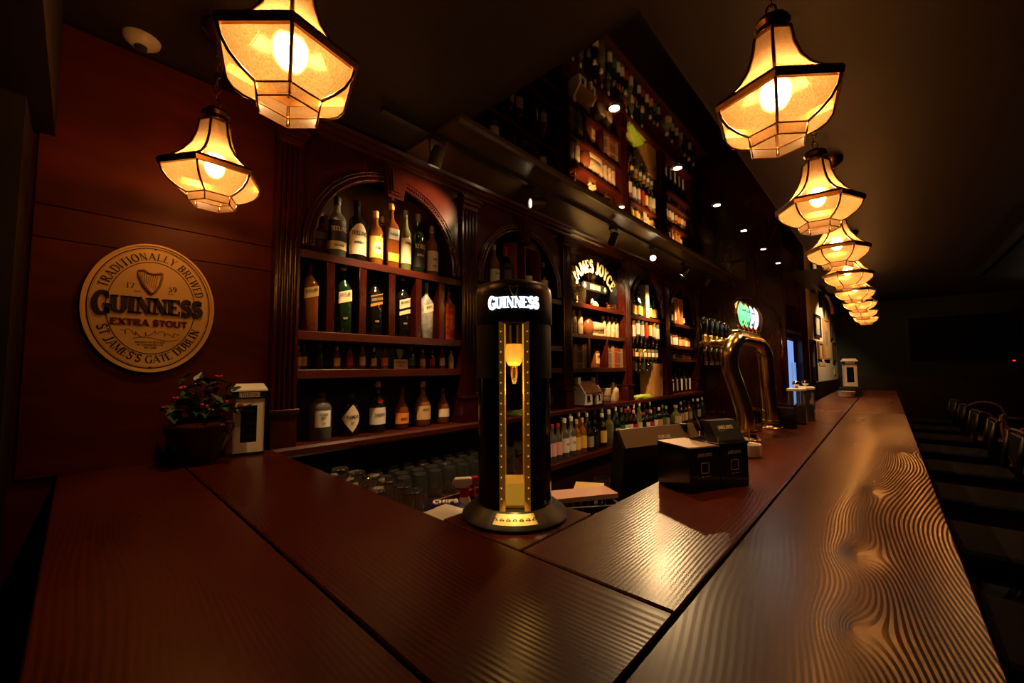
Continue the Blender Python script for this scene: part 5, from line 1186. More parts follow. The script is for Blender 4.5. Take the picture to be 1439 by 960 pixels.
# ================================================================= LEFT ARM ITEMS
def phone_box(loc, rz, s, lab, stand=False):
    t = thing('model_phone_box', lab, 'ornament', loc, rz)
    W, D, H = .054 * s, .040 * s, .232 * s
    z0 = 0
    if stand: bx('plinth_box', 'blackm', (-D * 1.5, D * 1.5, -W * 1.5, W * 1.5, 0, .10), t, bevel=.003); z0 = .10
    bx('base', 'darkgreen', (-D - .004, D + .004, -W - .004, W + .004, z0, z0 + .012), t)
    bm = nb()      # body with window openings on front and sides
    z1, z2 = z0 + .012, z0 + H
    wz0, wz1 = z1 + .040 * s, z2 - .030 * s
    for s_ in (-1, 1):
        box(bm, -D, D, s_ * W - (.006 if s_ > 0 else 0), s_ * W + (0 if s_ > 0 else .006), z1, wz0); box(bm, -D, D, s_ * W - (.006 if s_ > 0 else 0), s_ * W + (0 if s_ > 0 else .006), wz1, z2)
        for x in (-D, D - .018 * s): box(bm, x, x + .018 * s, s_ * W - (.006 if s_ > 0 else 0), s_ * W + (0 if s_ > 0 else .006), wz0, wz1)
    box(bm, D - .006, D, -W, W, z1, wz0); box(bm, D - .006, D, -W, W, wz1, z2)
    for y in (-W, W - .026 * s): box(bm, D - .006, D, y, y + .026 * s, wz0, wz1)
    box(bm, -D, -D + .006, -W, W, z1, z2)
    obj('body', bm, 'white', t)
    wn = bx('window', 'g_dark', (D - .005, D - .003, -W + .026 * s, W - .026 * s, wz0, wz1), t)
    bm = nb()
    for k in range(1, 6): box(bm, D - .003, D - .001, -W + .026 * s, W - .026 * s, wz0 + (wz1 - wz0) * k / 6 - .001, wz0 + (wz1 - wz0) * k / 6 + .001)
    for k in (-1, 1): box(bm, D - .003, D - .001, k * .009 * s - .001, k * .009 * s + .001, wz0, wz1)
    obj('glazing_bars', bm, 'darkgreen', wn)
    for s_ in (-1, 1): bx('window', 'g_dark', (-D + .018 * s, D - .018 * s, s_ * (W - .004) - .001, s_ * (W - .004) + .001, wz0, wz1), t)
    bx('fascia', 'darkgreen', (-D - .006, D + .006, -W - .006, W + .006, z2, z2 + .028 * s), t)
    sp = bx('name_plate', 'l_cream', (D + .006, D + .008, -W * .66, W * .66, z2 + .004, z2 + .024 * s), t)
    bm = nb(); lettering(bm, 'TELEFON', .013 * s, flat_frame((D + .0085, 0, z2 + .0075), (0, 1, 0), (0, 0, 1), (1, 0, 0)), ext=.0004, serif=0, T=.2, t=.12, sx=.85); obj('lettering', bm, 'ink', sp)
    z3 = z2 + .028 * s
    bm = nb(); P0 = [(-D - .010, -W - .010), (D + .010, -W - .010), (D + .010, W + .010), (-D - .010, W + .010)]
    P1 = [(x * .72, y * .76) for x, y in P0]
    a = [bm.verts.new((x, y, z3)) for x, y in P0]; b = [bm.verts.new((x, y, z3 + .006)) for x, y in P0]; c = [bm.verts.new((x, y, z3 + .030 * s)) for x, y in P1]
    bm.faces.new(a[::-1]); bm.faces.new(c)
    for u_, v_ in ((a, b), (b, c)):
        for i in range(4): j = (i + 1) % 4; bm.faces.new((u_[i], u_[j], v_[j], v_[i]))
    obj('roof', bm, 'white', t)
    return t
phone_box((-1.965, .498, TZ), math.radians(-14), 1.0, 'white and green model telephone box standing beside the potted flowers')
phone_box((-.315, 6.10, TZ), math.radians(-80), 1.15, 'second white model telephone box on a black block at the far end of the bar', True)

pt = thing('flower_pot', 'brown glazed pot of red artificial flowers below the oval sign', 'potted plant', (-1.93, .33, TZ))
bm = nb(); lathe(bm, [(0, 0), (.055, 0), (.060, .010), (.072, .04), (.096, .09), (.110, .125), (.108, .142), (.095, .152), (.084, .156), (.088, .166), (.078, .164), (.074, .145), (0, .14)], 28); obj('pot', bm, 'pot', pt, smooth=45)
bm = nb(); tube(bm, [(0, 0, .13), (0, -.01, .18)], .012, 6)
rnd = random.Random(4)
stems = []
for k in range(44):
    a = rnd.random() * 2 * PI; el = .1 + rnd.random() * 1.2; L_ = .08 + .09 * rnd.random()
    e = Vector((math.cos(a) * math.cos(el) * L_ * .8, math.sin(a) * math.cos(el) * L_ * 1.15, .17 + math.sin(el) * L_))
    stems.append(e); tube(bm, [(0, 0, .14), e * .5 + Vector((0, 0, .10)), e], .0018, 4)
obj('stems', bm, 'green_leaf', pt)
for k in range(90):
    e = stems[k % 44] * (.60 + .45 * rnd.random()); e.z = stems[k % 44].z - .01 * rnd.random(); bm = nb()
    L_ = .040 + .025 * rnd.random(); dr = Vector((rnd.uniform(-1, 1), rnd.uniform(-1, 1), rnd.uniform(-.4, .7))).normalized(); sd_ = dr.cross(Vector((0, 0, 1))).normalized() * L_ * .28
    p = [e, e + dr * L_ * .45 + sd_ + Vector((0, 0, .006)), e + dr * L_, e + dr * L_ * .45 - sd_ + Vector((0, 0, .006)), e + dr * L_ * .5 + Vector((0, 0, -.003))]
    v = [bm.verts.new(q) for q in p]
    for f in ((0, 1, 4), (1, 2, 4), (2, 3, 4), (3, 0, 4)): bm.faces.new([v[i] for i in f])
    obj('leaf', bm, 'green_leaf', pt)
for k in range(13):
    e = stems[(k * 3) % 44]; bm = nb()
    for q in range(4):
        c = e + Vector((rnd.uniform(-.007, .007), rnd.uniform(-.009, .009), .004 + rnd.uniform(-.005, .008))); ball(bm, c, .0065, 6, 4)
    obj('flower', bm, 'red_flower', pt, smooth=True)

# ================================================================= BEER TOWER
tw = thing('beer_tower', 'tall black illuminated stout dispenser with a see-through amber window on a round base', 'beer tower', (-.675, .735, TZ), math.radians(-47.2))
R = .088
bm = nb(); lathe(bm, [(0, 0), (.126, 0), (.127, .006), (.122, .012), (.098, .030), (.094, .034), (0, .034)], 48); obj('base', bm, 'blackm', tw, smooth=35)
def shell(bm, r0, r1, a0, a1, z0, z1, n=14, top=None):
    for k in range(n):
        aa = a0 + (a1 - a0) * k / n; ab = a0 + (a1 - a0) * (k + 1) / n
        za = top(aa) if top else z1; zb = top(ab) if top else z1
        P = lambda r, a, z: bm.verts.new((r * math.cos(a), r * math.sin(a), z))
        bm.faces.new((P(r1, aa, z0), P(r1, ab, z0), P(r1, ab, zb), P(r1, aa, za)))
        bm.faces.new((P(r0, aa, z0), P(r0, ab, z0), P(r0, ab, zb), P(r0, aa, za)))
        bm.faces.new((P(r0, aa, za), P(r0, ab, zb), P(r1, ab, zb), P(r1, aa, za)))
        if k == 0: bm.faces.new((P(r0, aa, z0), P(r1, aa, z0), P(r1, aa, za), P(r0, aa, za)))
        if k == n - 1: bm.faces.new((P(r0, ab, z0), P(r1, ab, z0), P(r1, ab, zb), P(r0, ab, zb)))
half = math.asin(.034 / R)
for s in (1, -1):
    bm = nb(); shell(bm, .060, R, s * half, s * (PI - half), .030, .455, 20); obj('side_shell', bm, 'black', tw, smooth=35)
    bm = nb()      # wider upper cowl on each side, curving lower edge line
    shell(bm, R, R + .0035, s * (half + .10), s * (PI - half), .325, .452, 20); obj('upper_cowl', bm, 'char', tw, smooth=35)
    # gold channel with studs of light
    bm = nb(); box(bm, -.060, R - .004, s * .0215 - (0 if s > 0 else .010), s * .0215 + (.010 if s > 0 else 0), .034, .455); obj('window_cheek', bm, 'amber_rail', tw)
    bm = nb(); box(bm, R - .006, R + .001, s * .028 - .0065, s * .028 + .0065, .034, .455); ch = obj('channel_rail', bm, 'amber_rail', tw)
    bm = nb()
    for k in range(17): box(bm, R + .001, R + .0022, s * .0300 - .0008, s * .0300 + .0008, .06 + .0232 * k, .0625 + .0232 * k)
    obj('light_studs', bm, 'ledgold', ch)
    bm = nb(); box(bm, R - .020, R - .007, s * .0205 - .0005, s * .0205 + .0005, .29, .45); obj('light_strip', bm, 'ledgold', ch)
bm = nb(); box(bm, -.02, .055, -.0205, .0205, .036, .085); obj('drip_glow_block', bm, 'dripglow', tw)
bm = nb(); box(bm, -.05, .07, -.0215, .0215, .034, .036); obj('drip_plate', bm, 'abrass', tw)
# nozzle group
bm = nb(); lathe(bm, [(0, .455), (.020, .455), (.020, .425), (.018, .405), (.0, .405)], 18, c=(.045, 0, 0)); obj('nozzle_body', bm, 'g_dark', tw, smooth=40)
bm = nb(); lathe(bm, [(.014, .410), (.019, .405), (.0205, .380), (.019, .365), (.013, .355), (.0, .355), (.0, .41), (.014, .410)], 20, c=(.045, 0, 0)); obj('glow_collar', bm, 'amberglow', tw, smooth=True)
bm = nb(); lathe(bm, [(0, .355), (.009, .355), (.008, .330), (.004, .312), (0, .312)], 12, c=(.045, 0, 0)); obj('spout', bm, 'clear', tw, smooth=True)
# head drum
def hb(a):   # lower edge of the head bows up over the window
    return 0
bm = nb(); prof = [(.060, .455), (.0925, .452), (.0945, .456), (.0945, .528), (.092, .541), (.083, .552), (.060, .559), (0, .561)]
lathe(bm, [(0, .4551)] + prof, 48); obj('head', bm, 'blackm', tw, smooth=35)
bm = nb(); lettering(bm, 'GUINNESS', .0245, (lambda u: (Vector(((.0950) * math.cos(u / .095), .0950 * math.sin(u / .095), .486)), Vector((-math.sin(u / .095), math.cos(u / .095), 0)), Vector((0, 0, 1)), Vector((math.cos(u / .095), math.sin(u / .095), 0)))), T=.26, t=.12, ext=.0030, sp=.02, sx=.86, serif=.36, big_first=1.18)
obj('lit_lettering', bm, 'led', tw)
bm = nb()
def hd(y, z): a = y / .0955; return (.0952 * math.cos(a), .0952 * math.sin(a), .524 + z)
tube(bm, [hd(-.010, .012), hd(-.006, 0), (hd(.001, -.014))], .0018, 5); tube(bm, [hd(-.010, .012), hd(0, .009), hd(.010, .012)], .0013, 5); tube(bm, [hd(.010, .012), hd(.008, -.002), hd(.001, -.014)], .0013, 5)
obj('harp_emblem', bm, 'bronze', tw)
bm = nb()
pts = []
for k in range(60):
    t = k / 59; a = (-.045 + .09 * t) / .11; rr = .1115; pts.append((rr * math.cos(a), rr * math.sin(a), .0225 + .0035 * math.sin(40 * t + .6)))
tube(bm, pts, .0009, 4)
obj('script_lettering', bm, 'ink', tw)
bm = nb(); shell(bm, .0985, .1205, -.42, .42, .012, .0305, 12); 
for v in bm.verts:
    r_ = math.hypot(v.co.x, v.co.y); v.co.z = .0125 + (.122 - r_) / .024 * .018 + .0012
obj('gold_plate', bm, 'gold', tw)
lp = light('POINT', (0, 0, 0), .35, (1.0, .55, .12), .006); lp.parent = tw; lp.location = (.080, 0, .300)
lp2 = light('SPOT', (0, 0, 0), .45, (1.0, .6, .16), .004, None, 70, .6); lp2.parent = tw; lp2.location = (.108, 0, .10); lp2.rotation_euler = (0, 0, 0)

# spray bottle, snack bag
sb = thing('spray_bottle', 'white and red trigger spray bottle standing left of the beer tower', 'spray bottle', (-1.16, .99, .8205), math.radians(-42))
bm = nb(); lathe(bm, [(0, 0), (.040, 0), (.043, .01), (.043, .09), (.036, .115), (.020, .15), (.014, .165), (0, .165)], 20); obj('bottle_body', bm, 'white', sb, smooth=45)
bm = nb(); lathe(bm, [(0, .155), (.0165, .155), (.0165, .19), (0, .19)], 14); obj('collar', bm, 'redplastic', sb, smooth=45)
bm = nb(); prism(bm, [(-.048, .205), (-.036, .226), (.02, .228), (.030, .222), (.030, .205), (.008, .19), (-.030, .19)], 'X', -.012, .012); obj('trigger_head', bm, 'white', sb, bevel=.003)
bm = nb(); box(bm, -.013, .013, .028, .047, .206, .229); obj('nozzle', bm, 'redplastic', sb)
bm = nb(); tube(bm, [(0, .022, .205), (0, .034, .185), (0, .036, .165), (0, .050, .145)], .006, 6); obj('trigger', bm, 'redplastic', sb, smooth=True)
tag(bx('prep_board', 'darkwood', (-1.45, -.97, .955, 1.26, .79, .82), None), 'dark low board under the spray bottle and snack bag', 'board')
for i, (x, y) in enumerate(((-1.44, .965), (-.99, .965), (-1.44, 1.24), (-.99, 1.24))): pass
t = thing('snack_bag', 'blue and white printed snack bag lying beside the spray bottle', 'bag', (-1.115, .868, .93), math.radians(-38))
bm = nb(); W_, D_ = .095, .065; g = []
for i in range(9):
    row = []
    for j in range(7):
        u = -1 + i / 4; v = -1 + j / 3; row.append(bm.verts.new((v * D_, u * W_, .004 + .065 * max(0, (1 - u * u)) ** .5 * max(0, 1 - v * v) ** .5 + .004 * math.sin(7 * u + 5 * v))))
    g.append(row)
for i in range(8):
    for j in range(6):
        f = bm.faces.new((g[i][j], g[i + 1][j], g[i + 1][j + 1], g[i][j + 1])); f.material_index = 1 if j > 3 else 0
obj('wrapper', bm, ['blueplastic', 'white'], t, smooth=True)
bm = nb(); lettering(bm, 'CHIPS', .024, flat_frame((.020, 0, .069), (0, 1, 0), (-1, 0, .1), (.1, 0, 1)), ext=.004, serif=0, T=.26, t=.2); obj('lettering', bm, 'white', t)

# paper basket
t = thing('paper_basket', 'dark slatted basket of order papers right of the beer tower', 'basket', (-.735, 1.09, .8205), math.radians(-38))
t.scale = (1, 1, 1.72)
bx('basket_floor', 'char', (-.075, .075, -.115, .115, 0, .006), t)
for k in range(9):
    for s in (-1, 1): bx('slat', 'char', (s * .072 - .003, s * .072 + .003, -.112 + .026 * k, -.100 + .026 * k, .006, .115), t)
for k in range(5):
    for s in (-1, 1): bx('slat', 'char', (-.066 + .030 * k, -.054 + .030 * k, s * .112 - .003, s * .112 + .003, .006, .115), t)
bm = nb()
for s in (-1, 1): box(bm, s * .072 - .005, s * .072 + .005, -.117, .117, .115, .125); box(bm, -.077, .077, s * .112 - .005, s * .112 + .005, .115, .125)
obj('rim', bm, 'char', t)
tag(bx('order_paper', 'pinkp', (-.775, -.690, 1.01, 1.22, 1.0375, 1.052), rot=(-.55, 'Z')), 'pink stack of order slips lying over the near edge of the basket', 'paper')
tag(bx('order_paper', 'l_yellow', (-.82, -.72, 1.15, 1.28, 1.0365, 1.0372), rot=(.5, 'Z')), 'yellowish slip pad on the far side of the basket', 'paper')

# till screen
t = thing('till_screen', 'black till monitor seen from behind, light painted into its top strip', 'monitor', (-.65, 1.515, .8205), math.atan2(.37, .14) - PI / 2)
bm = nb(); prism(bm, [(-.06, .10), (.012, .12), (.034, .340), (-.002, .402), (-.012, .405), (-.022, .395)], 'Y', -.20, .20); obj('screen_body', bm, 'blackm', t, bevel=.004)
bm = nb(); prism(bm, [(.0335, .343), (.0355, .344), (.0005, .4025), (-.0015, .4015)], 'Y', -.192, .192); bb = obj('rear_strip', bm, 'till', t)  # brown tone stands in for light falling on the black monitor's top
bm = nb(); lettering(bm, 'TOPLINE', .013, flat_frame((.0255, .01, .362), (0, 1, 0), (-.5, 0, .86), (.86, 0, .5)), ext=.0006, serif=0, T=.2, t=.12); obj('lettering', bm, 'white', bb)
bx('display', 'black', (-.002, .0, -.18, .18, .14, .38), t, rot=(-.1, 'Y'))
bm = nb(); tube(bm, [(.0, 0, .20), (.04, 0, .14), (.02, 0, .05), (0, 0, .01)], .03, 12, radii=[.035, .032, .03, .045]); obj('stand', bm, 'char', t, smooth=True)
bx('foot', 'blackm', (-.11, .10, -.12, .12, 0, .015), t, bevel=.004)

# ================================================================= ITEMS ON THE BAR
def caddy(loc, rz, lab, lid):
    t = thing('napkin_box', lab, 'box', loc, rz)
    bx('box_body', 'black', (-.055, .055, -.065, .065, 0, .122), t, bevel=.002)
    bx('lid', lid, (-.056, .056, -.066, .066, .122, .126), t)
    bm = nb(); lettering(bm, 'JAMES JOYCE', .0085, flat_frame((0, -.0653, .098), (1, 0, 0), (0, 0, 1), (0, -1, 0)), ext=.0004, serif=.2, T=.2, t=.12, sx=.75); obj('gold_lettering', bm, 'goldp', t)
    bm = nb(); box(bm, -.014, -.0125, -.0658, -.0652, .052, .080)
    box(bm, .0125, .014, -.0658, -.0652, .052, .080); box(bm, -.014, .014, -.0658, -.0652, .0515, .053); box(bm, -.014, .014, -.0658, -.0652, .079, .0805); obj('code_border', bm, 'l_tan', t)
    bm = nb(); box(bm, -.012, -.008, -.0658, -.0652, .040, .044); box(bm, -.004, .018, -.0658, -.0652, .0415, .0425); obj('small_mark', bm, 'l_grey', t)
    return t
# two boxes side by side, long axis pointing away
d_ = Vector((.097, .193, 0)); ang = math.atan2(d_.y, d_.x)
fc = Vector((-.410, 1.161, 0)); fd = d_.normalized(); nrm = Vector((-fd.y, fd.x, 0))
for k, (lab, lid) in enumerate((('black napkin box with pale wooden lid, nearer of two side by side', 'lid'), ('black napkin box carrying the clear card holder, farther of two side by side', 'black'))):
    c = fc + fd * (.055 + .1115 * k) + nrm * .066
    caddy((c.x, c.y, TZ), ang, lab, lid)
c = fc + fd * (.055 + .1115) + nrm * .055
t = thing('card_holder', 'clear acrylic business card holder with dark cards on the napkin box', 'card holder', (c.x, c.y, TZ + .1265), ang)
bx('holder_base', 'acrylic', (-.052, .052, -.045, .045, 0, .003), t)
bx('front_lip', 'acrylic', (-.052, .052, -.048, -.045, 0, .028), t)
bx('holder_side', 'acrylic', (-.055, -.052, -.048, .045, 0, .030), t); bx('holder_side', 'acrylic', (.052, .055, -.048, .045, 0, .030), t)
bm = nb(); prism(bm, [(-.012, .003), (-.009, .003), (.030, .060), (.027, .060)], 'X', -.052, .052)
bm2 = bm; obj('back_rest', bm, 'acrylic', t)
bm = nb(); prism(bm, [(-.042, .003), (-.014, .003), (.014, .046), (-.012, .046)], 'X', -.045, .045); cd = obj('card_stack', bm, 'char', t)
n_ = Vector((0, -.82, .57)).normalized(); u_ = Vector((0, .57, .82))
bm = nb(); lettering(bm, 'JAMES JOYCE', .008, flat_frame((0, -.0245, .0285), (1, 0, 0), u_, n_), ext=.0006, serif=.2, T=.22, t=.14, sx=.8); obj('gold_lettering', bm, 'gold', cd)
t.scale = (1.15, 1.15, 1.35)

# ceramic dish
bm = nb(); lathe(bm, [(0, 0), (.040, 0), (.044, .004), (.046, .045), (.045, .048), (.042, .046), (.040, .010), (0, .008)], 28)
tag(obj('dish', bm, 'offw', smooth=40, loc=(-.412, 1.80, TZ)), 'round off-white ash dish just behind the napkin boxes', 'dish')
# black and white wrapped bottle and shakers behind the boxes
bottle('white bottle with a black diagonal sash behind the napkin boxes', 'tall', -.600, 1.64, TZ - .28 + .0005, .405, .038, 'white', 'blackm', [('l_black', .50, .66, 80, .03)], seg=18)
# (it stands on the bench below)
bench_b = [o for o in bpy.data.objects if o.get('label', '').startswith('white bottle with a black')][0]; bench_b.location.z = .8205
for i, (x, y, h, lab) in enumerate(((-.60, 1.80, .36, 'chrome-topped shaker nearest the card holder'), (-.585, 1.93, .38, 'tallest chrome-topped shaker behind the card holder'), (-.58, 2.06, .34, 'chrome-topped shaker beside the brass tap leg'))):
    t = thing('cocktail_shaker', lab, 'shaker', (x, y, .8205), 0, 'chrome-topped shakers behind the card holder')
    bm = nb(); lathe(bm, [(0, 0), (.028, 0), (.036, h * .75), (.034, h * .8), (0, h * .8)], 18); obj('shaker_body', bm, 'chrome' if i else 'clear', t, smooth=40)
    bm = nb(); lathe(bm, [(0, h * .8), (.033, h * .8), (.026, h * .93), (.014, h * .95), (.014, h), (0, h)], 18); obj('shaker_cap', bm, 'chrome', t, smooth=40)

# ================================================================= BRASS TAP FONT
tf = thing('beer_font', 'polished brass arched beer font with five taps and lit badges', 'beer font', (-.50, 2.45, TZ))
def sm(pts, n=6):
    out = []; P = [Vector(p) for p in pts]
    for i in range(len(P) - 1):
        p0 = P[max(i - 1, 0)]; p1 = P[i]; p2 = P[i + 1]; p3 = P[min(i + 2, len(P) - 1)]
        for k in range(n):
            t = k / n; out.append(.5 * ((2 * p1) + (p2 - p0) * t + (2 * p0 - 5 * p1 + 4 * p2 - p3) * t * t + (3 * p1 - p0 - 3 * p2 + p3) * t ** 3))
    out.append(P[-1]); return out
y0_, y1_ = -.255, .235
path = sm([(-.01, y0_, .04), (-.01, y0_, .12), (-.035, y0_ - .005, .24), (-.062, y0_ - .015, .36), (-.060, y0_ - .012, .44), (-.045, y0_ + .03, .492), (-.04, y0_ + .09, .505), (-.04, 0, .505), (-.04, y1_ - .09, .505),
           (-.030, y1_ - .02, .49), (-.012, y1_ + .015, .44), (-.006, y1_ + .012, .36), (.000, y1_, .24), (.004, y1_, .12), (.004, y1_, .04)], 7)
bm = nb(); tube(bm, path, .038, 24); obj('arched_pipe', bm, 'brass', tf, smooth=True)
for (x, y) in ((-.01, y0_), (.004, y1_)):
    bm = nb(); lathe(bm, [(0, 0), (.060, 0), (.062, .006), (.052, .012), (.046, .022), (.046, .034), (.052, .040), (.050, .048), (.040, .052), (.0, .052)], 28, c=(x, y, 0)); obj('base_flange', bm, 'brass', tf, smooth=35)
    bm = nb()
    for k in range(8): a = PI / 4 * k; ball(bm, (x + .056 * math.cos(a), y + .056 * math.sin(a), .011), .005, 8, 5)
    obj('bolt_ring', bm, 'brass', tf, smooth=True)
bx('badge_rail', 'brass', (-.060, -.020, -.215, .20, .535, .552), tf, bevel=.003)
tf.scale = (1, 1, .965)
bl = [('green_lens', 'green_print'), ('green_lens', 'green_print'), ('white_lens', 'blue_print'), ('white_lens', 'white_lens'), ('stone', 'bronze')]
for k in range(5):
    y = -.195 + .094 * k
    # tap body: shank, faucet, spout, handle
    tp = obj('tap_shank', (lambda b: (tube(b, [(-.07, y, .497), (-.185, y, .492)], .011, 10), b)[1])(nb()), 'brass', tf, smooth=True)
    bm = nb(); tube(bm, [(-.165, y, .492), (-.225, y, .484)], .014, 10); lathe(bm, [(0, .475), (.016, .475), (.018, .50), (.010, .515), (.013, .53), (.007, .545), (0, .545)], 12, c=(-.197, y, 0)); obj('faucet', bm, 'brass', tp, smooth=True)
    bm = nb(); tube(bm, [(-.197, y, .480), (-.200, y, .44), (-.192, y, .40), (-.196, y, .372)], .009, 8, radii=[.010, .0075, .0085, .010]); obj('spout', bm, 'chrome', tp, smooth=True)
    bm = nb(); lathe(bm, [(0, .54), (.010, .54), (.014, .56), (.0185, .595), (.0175, .620), (.010, .634), (0, .636)], 14, c=(-.197, y, 0)); obj('tap_handle', bm, 'black', tp, smooth=True)
    # lit badge
    st = obj('badge_stem', (lambda b: (tube(b, [(-.04, y, .548), (-.032, y, .562), (-.028, y, .574)], .0065, 8), b)[1])(nb()), 'brass', tf, smooth=True)
    tilt = Matrix.Translation((-.026, y, .634)) @ Matrix.Rotation(math.radians(-6), 4, 'Z') @ Matrix.Rotation(PI / 2, 4, 'Y') 
    ez = Matrix.Scale(1.22, 4, (1, 0, 0)) @ Matrix.Scale(1.08, 4)
    bm = nb(); lathe(bm, [(.050, -.009), (.054, -.004), (.054, .004), (.050, .009), (.047, .004), (.047, -.004), (.050, -.009)], 28); bm.transform(tilt @ ez); obj('badge_rim', bm, 'brass', st, smooth=True)
    bm = nb(); lathe(bm, [(0, -.020), (.025, -.016), (.040, -.009), (.048, -.002), (.048, .002), (.040, .009), (.025, .016), (0, .020)], 28); bm.transform(tilt @ ez); obj('badge_lens', bm, bl[k][0], st, smooth=True)
    bm = nb(); 
    if k < 3: lathe(bm, [(0, .0150), (.018, .0110), (.019, .0120), (0, .0175)], 14, c=(.020, 0, 0)); box(bm, -.016, -.011, -.020, .020, .0165, .0195)
    else: lathe(bm, [(.034, .0118), (.039, .0094), (.040, .0104), (.035, .0128), (.034, .0118)], 24)
    bm.transform(tilt @ ez); obj('badge_print', bm, bl[k][1], st)
light('POINT', (-.42, 2.30, 1.74), .25, (.8, .95, 1.0), .04)

# kettle-like chrome jug between the font legs
t = thing('chrome_jug', 'small chrome milk jug between the legs of the brass font', 'jug', (-.55, 2.52, TZ), math.radians(60))
bm = nb(); lathe(bm, [(0, 0), (.044, 0), (.048, .02), (.044, .07), (.036, .11), (.038, .125), (.036, .125), (.034, .11), (.042, .07), (.045, .02), (0, .005)], 22); obj('jug_body', bm, 'chrome', t, smooth=45)
bm = nb(); tube(bm, sm([(0, -.038, .112), (0, -.075, .115), (0, -.085, .07), (0, -.060, .03), (0, -.045, .025)], 5), .004, 8); obj('handle', bm, 'chrome', t, smooth=True)
# black box
t = thing('cutlery_box', 'black box with a white strip beside the far leg of the brass font', 'box', (-.435, 2.80, TZ), math.radians(4))
bx('box_body', 'black', (-.048, .048, -.06, .06, 0, .132), t, bevel=.002); bx('white_strip', 'l_grey', (-.046, .040, -.0608, -.060, .112, .120), t)
# jars
def jar(x, y, lab):
    t = thing('glass_jar', lab, 'jar', (x, y, TZ), math.radians(6), 'glass jars beside the brass font')
    bm = nb()
    lathe(bm, [(0, .0), (.040, 0), (.046, .006), (.046, .19), (.043, .198), (.040, .198), (.043, .19), (.043, .010), (.0, .008)], 24, sq=3.2); obj('jar_body', bm, 'clear', t, smooth=40)
    bm = nb(); lathe(bm, [(0, .0095), (.038, .0095), (.040, .03), (.040, .095), (.03, .105), (0, .11)], 16, sq=3.0); obj('jar_contents', bm, 'l_tan', t, smooth=True)
    bm = nb(); lathe(bm, [(0, .1985), (.050, .1985), (.051, .203), (.050, .212), (.040, .217), (0, .218)], 24, sq=3.2); ld = obj('lid', bm, 'offw', t, smooth=40)
    bm = nb(); lathe(bm, [(0, .216), (.008, .216), (.008, .226), (.018, .232), (.021, .243), (.018, .254), (.008, .261), (0, .262)], 16); obj('knob', bm, 'chrome', ld, smooth=True)
jar(-.410, 3.00, 'square glass jar with pale lid and chrome knob, nearer of the pair'); jar(-.392, 3.23, 'square glass jar with pale lid and chrome knob, farther of the pair')
bm = nb(); lathe(bm, [(0, 0), (.062, 0), (.070, .006), (.078, .058), (.080, .062), (.074, .062), (.066, .012), (0, .008)], 28)
tag(obj('bowl', bm, 'offw', smooth=40, loc=(-.345, 5.90, TZ)), 'cream ceramic bowl near the far end of the bar', 'bowl')
tag(bx('bar_mat', 'blackm', (-.42, -.27, 5.99, 6.02, TZ, TZ + .09)), 'thin black stand behind the cream bowl', 'stand')

# ================================================================= SEATING
def stool():
    t = thing('bar_stool', 's', 'bar stool')
    L = .205
    bx('seat', 'seatleather', (-.20, .20, -L, L, .70, .76), t, bevel=.012)
    bx('seat_frame', 'darkwood', (-.195, .195, -L + .005, L - .005, .655, .70), t)
    for sx in (-1, 1):
        for sy in (-1, 1):
            bm = nb(); tube(bm, [(sx * .175, sy * .175, .66), (sx * .205, sy * .205, 0.0)], .019, 8); obj('leg', bm, 'darkwood', t, smooth=True)
    for sy in (-1, 1):
        bm = nb(); tube(bm, [(.175, sy * .18, .70), (.195, sy * .185, .88), (.225, sy * .19, 1.01)], .016, 8); obj('back_post', bm, 'darkwood', t, smooth=True)
    bm = nb(); prism(bm, [(.200, .84), (.222, .84), (.240, 1.0), (.218, 1.0)], 'Y', -.175, .175); obj('backrest', bm, 'blackm', t, bevel=.006)
    bm = nb(); tube(bm, [(.229 + .02 * math.cos(PI * k / 12 - PI / 2) , -.20 + .40 * k / 12, 1.015) for k in range(13)], .013, 10); obj('top_rail', bm, 'mahog_y', t, smooth=True)
    bm = nb(); tube(bm, [(-.198, -.198, .22), (-.198, .198, .22)], .010, 8); obj('foot_bar', bm, 'abrass', t, smooth=True)
    bm = nb(); tube(bm, [(.19, -.19, .34), (.19, .19, .34)], .010, 8); tube(bm, [(-.19, -.19, .30), (.19, -.19, .30)], .010, 8); tube(bm, [(-.19, .19, .30), (.19, .19, .30)], .010, 8); obj('stretcher', bm, 'darkwood', t, smooth=True)
    return t
s0 = stool(); first = True
for k, y in enumerate((3.30, 4.10, 4.92, 5.74, 6.55, 7.35, 2.50, 1.70)):
    o = s0 if first else copy_tree(s0); first = False
    o.location = (.37, y, 0); o.rotation_euler.z = random.uniform(-.05, .05)
    o['label'] = 'dark wooden bar stool %s' % ['third from the camera, cut by the right edge of the photo', 'fourth from the camera along the bar', 'fifth from the camera along the bar', 'sixth from the camera along the bar', 'seventh from the camera, in deep shadow', 'farthest from the camera, in deep shadow', 'second from the camera, low at the right edge', 'nearest the camera, beyond the bottom right corner'][k]
    o['group'] = 'bar stools along the counter'
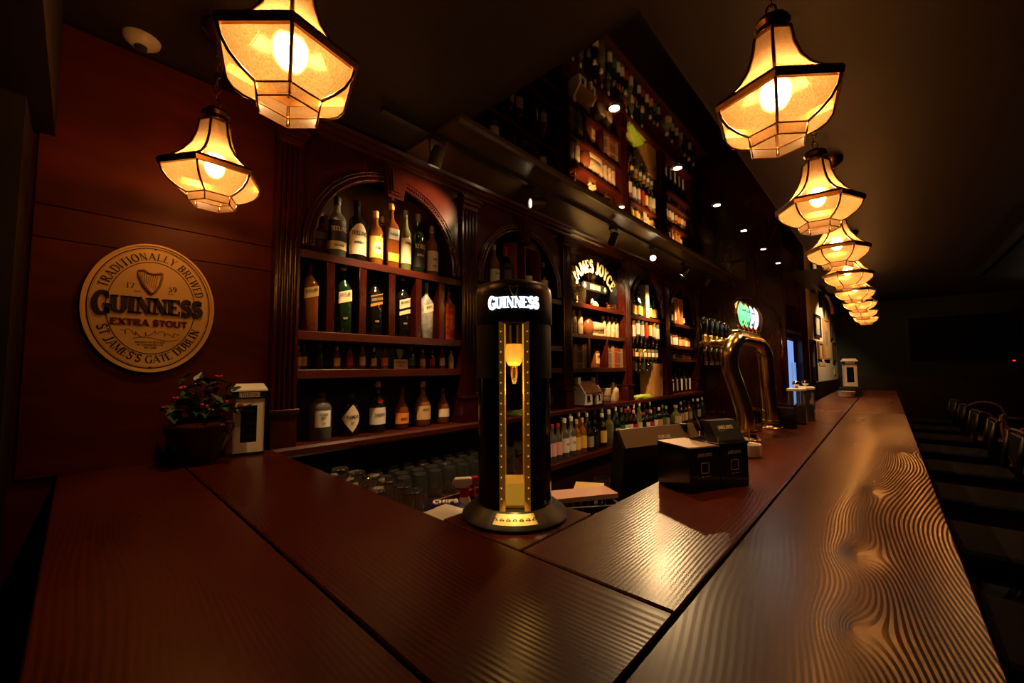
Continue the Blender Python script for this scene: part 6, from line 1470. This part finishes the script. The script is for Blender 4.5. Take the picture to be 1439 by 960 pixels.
def chair():
    t = thing('bentwood_chair', 'c', 'chair')
    bm = nb(); lathe(bm, [(0, .44), (.19, .44), (.205, .45), (.205, .465), (.19, .475), (0, .47)], 24); obj('seat', bm, 'boxwood', t, smooth=40)
    for (x, y) in ((-.14, -.14), (-.14, .14), (.14, -.14), (.14, .14)):
        bm = nb(); tube(bm, [(x, y, .45), (x * 1.25, y * 1.25, 0)], .015, 8); obj('leg', bm, 'darkwood', t, smooth=True)
    bm = nb(); tube(bm, sm([(.16, -.14, .46), (.20, -.18, .70), (.22, -.14, .88), (.225, 0, .94), (.22, .14, .88), (.20, .18, .70), (.16, .14, .46)], 6), .014, 8); obj('back_hoop', bm, 'boxwood', t, smooth=True)
    bm = nb(); tube(bm, sm([(.17, -.07, .46), (.20, -.09, .68), (.21, 0, .80), (.20, .09, .68), (.17, .07, .46)], 5), .010, 8); obj('inner_hoop', bm, 'boxwood', t, smooth=True)
    return t
c0 = chair(); first = True
for k, (x, y, rz) in enumerate(((1.25, 4.55, .3), (1.0, 5.1, 2.6), (1.35, 5.5, .5), (1.05, 6.3, 2.9), (.95, 8.3, 1.5), (1.9, 8.2, 1.2))):
    o = c0 if first else copy_tree(c0); first = False
    o.location = (x, y, 0); o.rotation_euler.z = rz
    o['label'] = 'pale bentwood chair behind the bar stools, %s' % ['nearest to the camera', 'second, turned to the bar', 'third, beside the round table', 'fourth, against the table', 'by the far wall nearest the bar end', 'by the far wall on the right'][k]
    o['group'] = 'bentwood chairs in the dark room'
for k, (x, y) in enumerate(((1.75, 5.0), (1.45, 8.8))):
    t = thing('round_table', 'dark round table %s' % ['among the bentwood chairs', 'by the far wall'][k], 'table', (x, y, 0))
    bm = nb(); lathe(bm, [(0, .715), (.33, .715), (.34, .73), (.33, .745), (0, .745)], 32); obj('tabletop', bm, 'mahog_y', t, smooth=35)
    bm = nb(); lathe(bm, [(0, 0), (.22, 0), (.20, .03), (.04, .06), (.035, .70), (.06, .715), (0, .715)], 20); obj('pedestal', bm, 'darkwood', t, smooth=40)

# far ceiling fittings: metal rail and lone spot at the right
t = tag(bx('ceiling_rail', 'chrome', (.985, 1.015, 5.6, 8.2, CZ - .02, CZ - .004)), 'thin bright metal rail on the dark ceiling at the right', 'rail')
t = thing('wall_spotlight', 'single bright spotlight at the right edge of the photo', 'spotlight', (2.10, 10.30, 2.47))
bm = nb(); lathe(bm, [(0, -.02), (.05, -.02), (.055, .05), (0, .05)], 18, mat=Matrix.Rotation(PI / 2, 4, 'X')); obj('lamp_head', bm, 'blackm', t, smooth=40)
bm = nb(); lathe(bm, [(0, .051), (.03, .051), (0, .052)], 18, mat=Matrix.Rotation(PI / 2, 4, 'X')); obj('lens', bm, 'spotlens', t)
light('SPOT', (2.10, 10.22, 2.47), 6, (1, .85, .55), .03, (1.2, 5, 1), 70, .6)
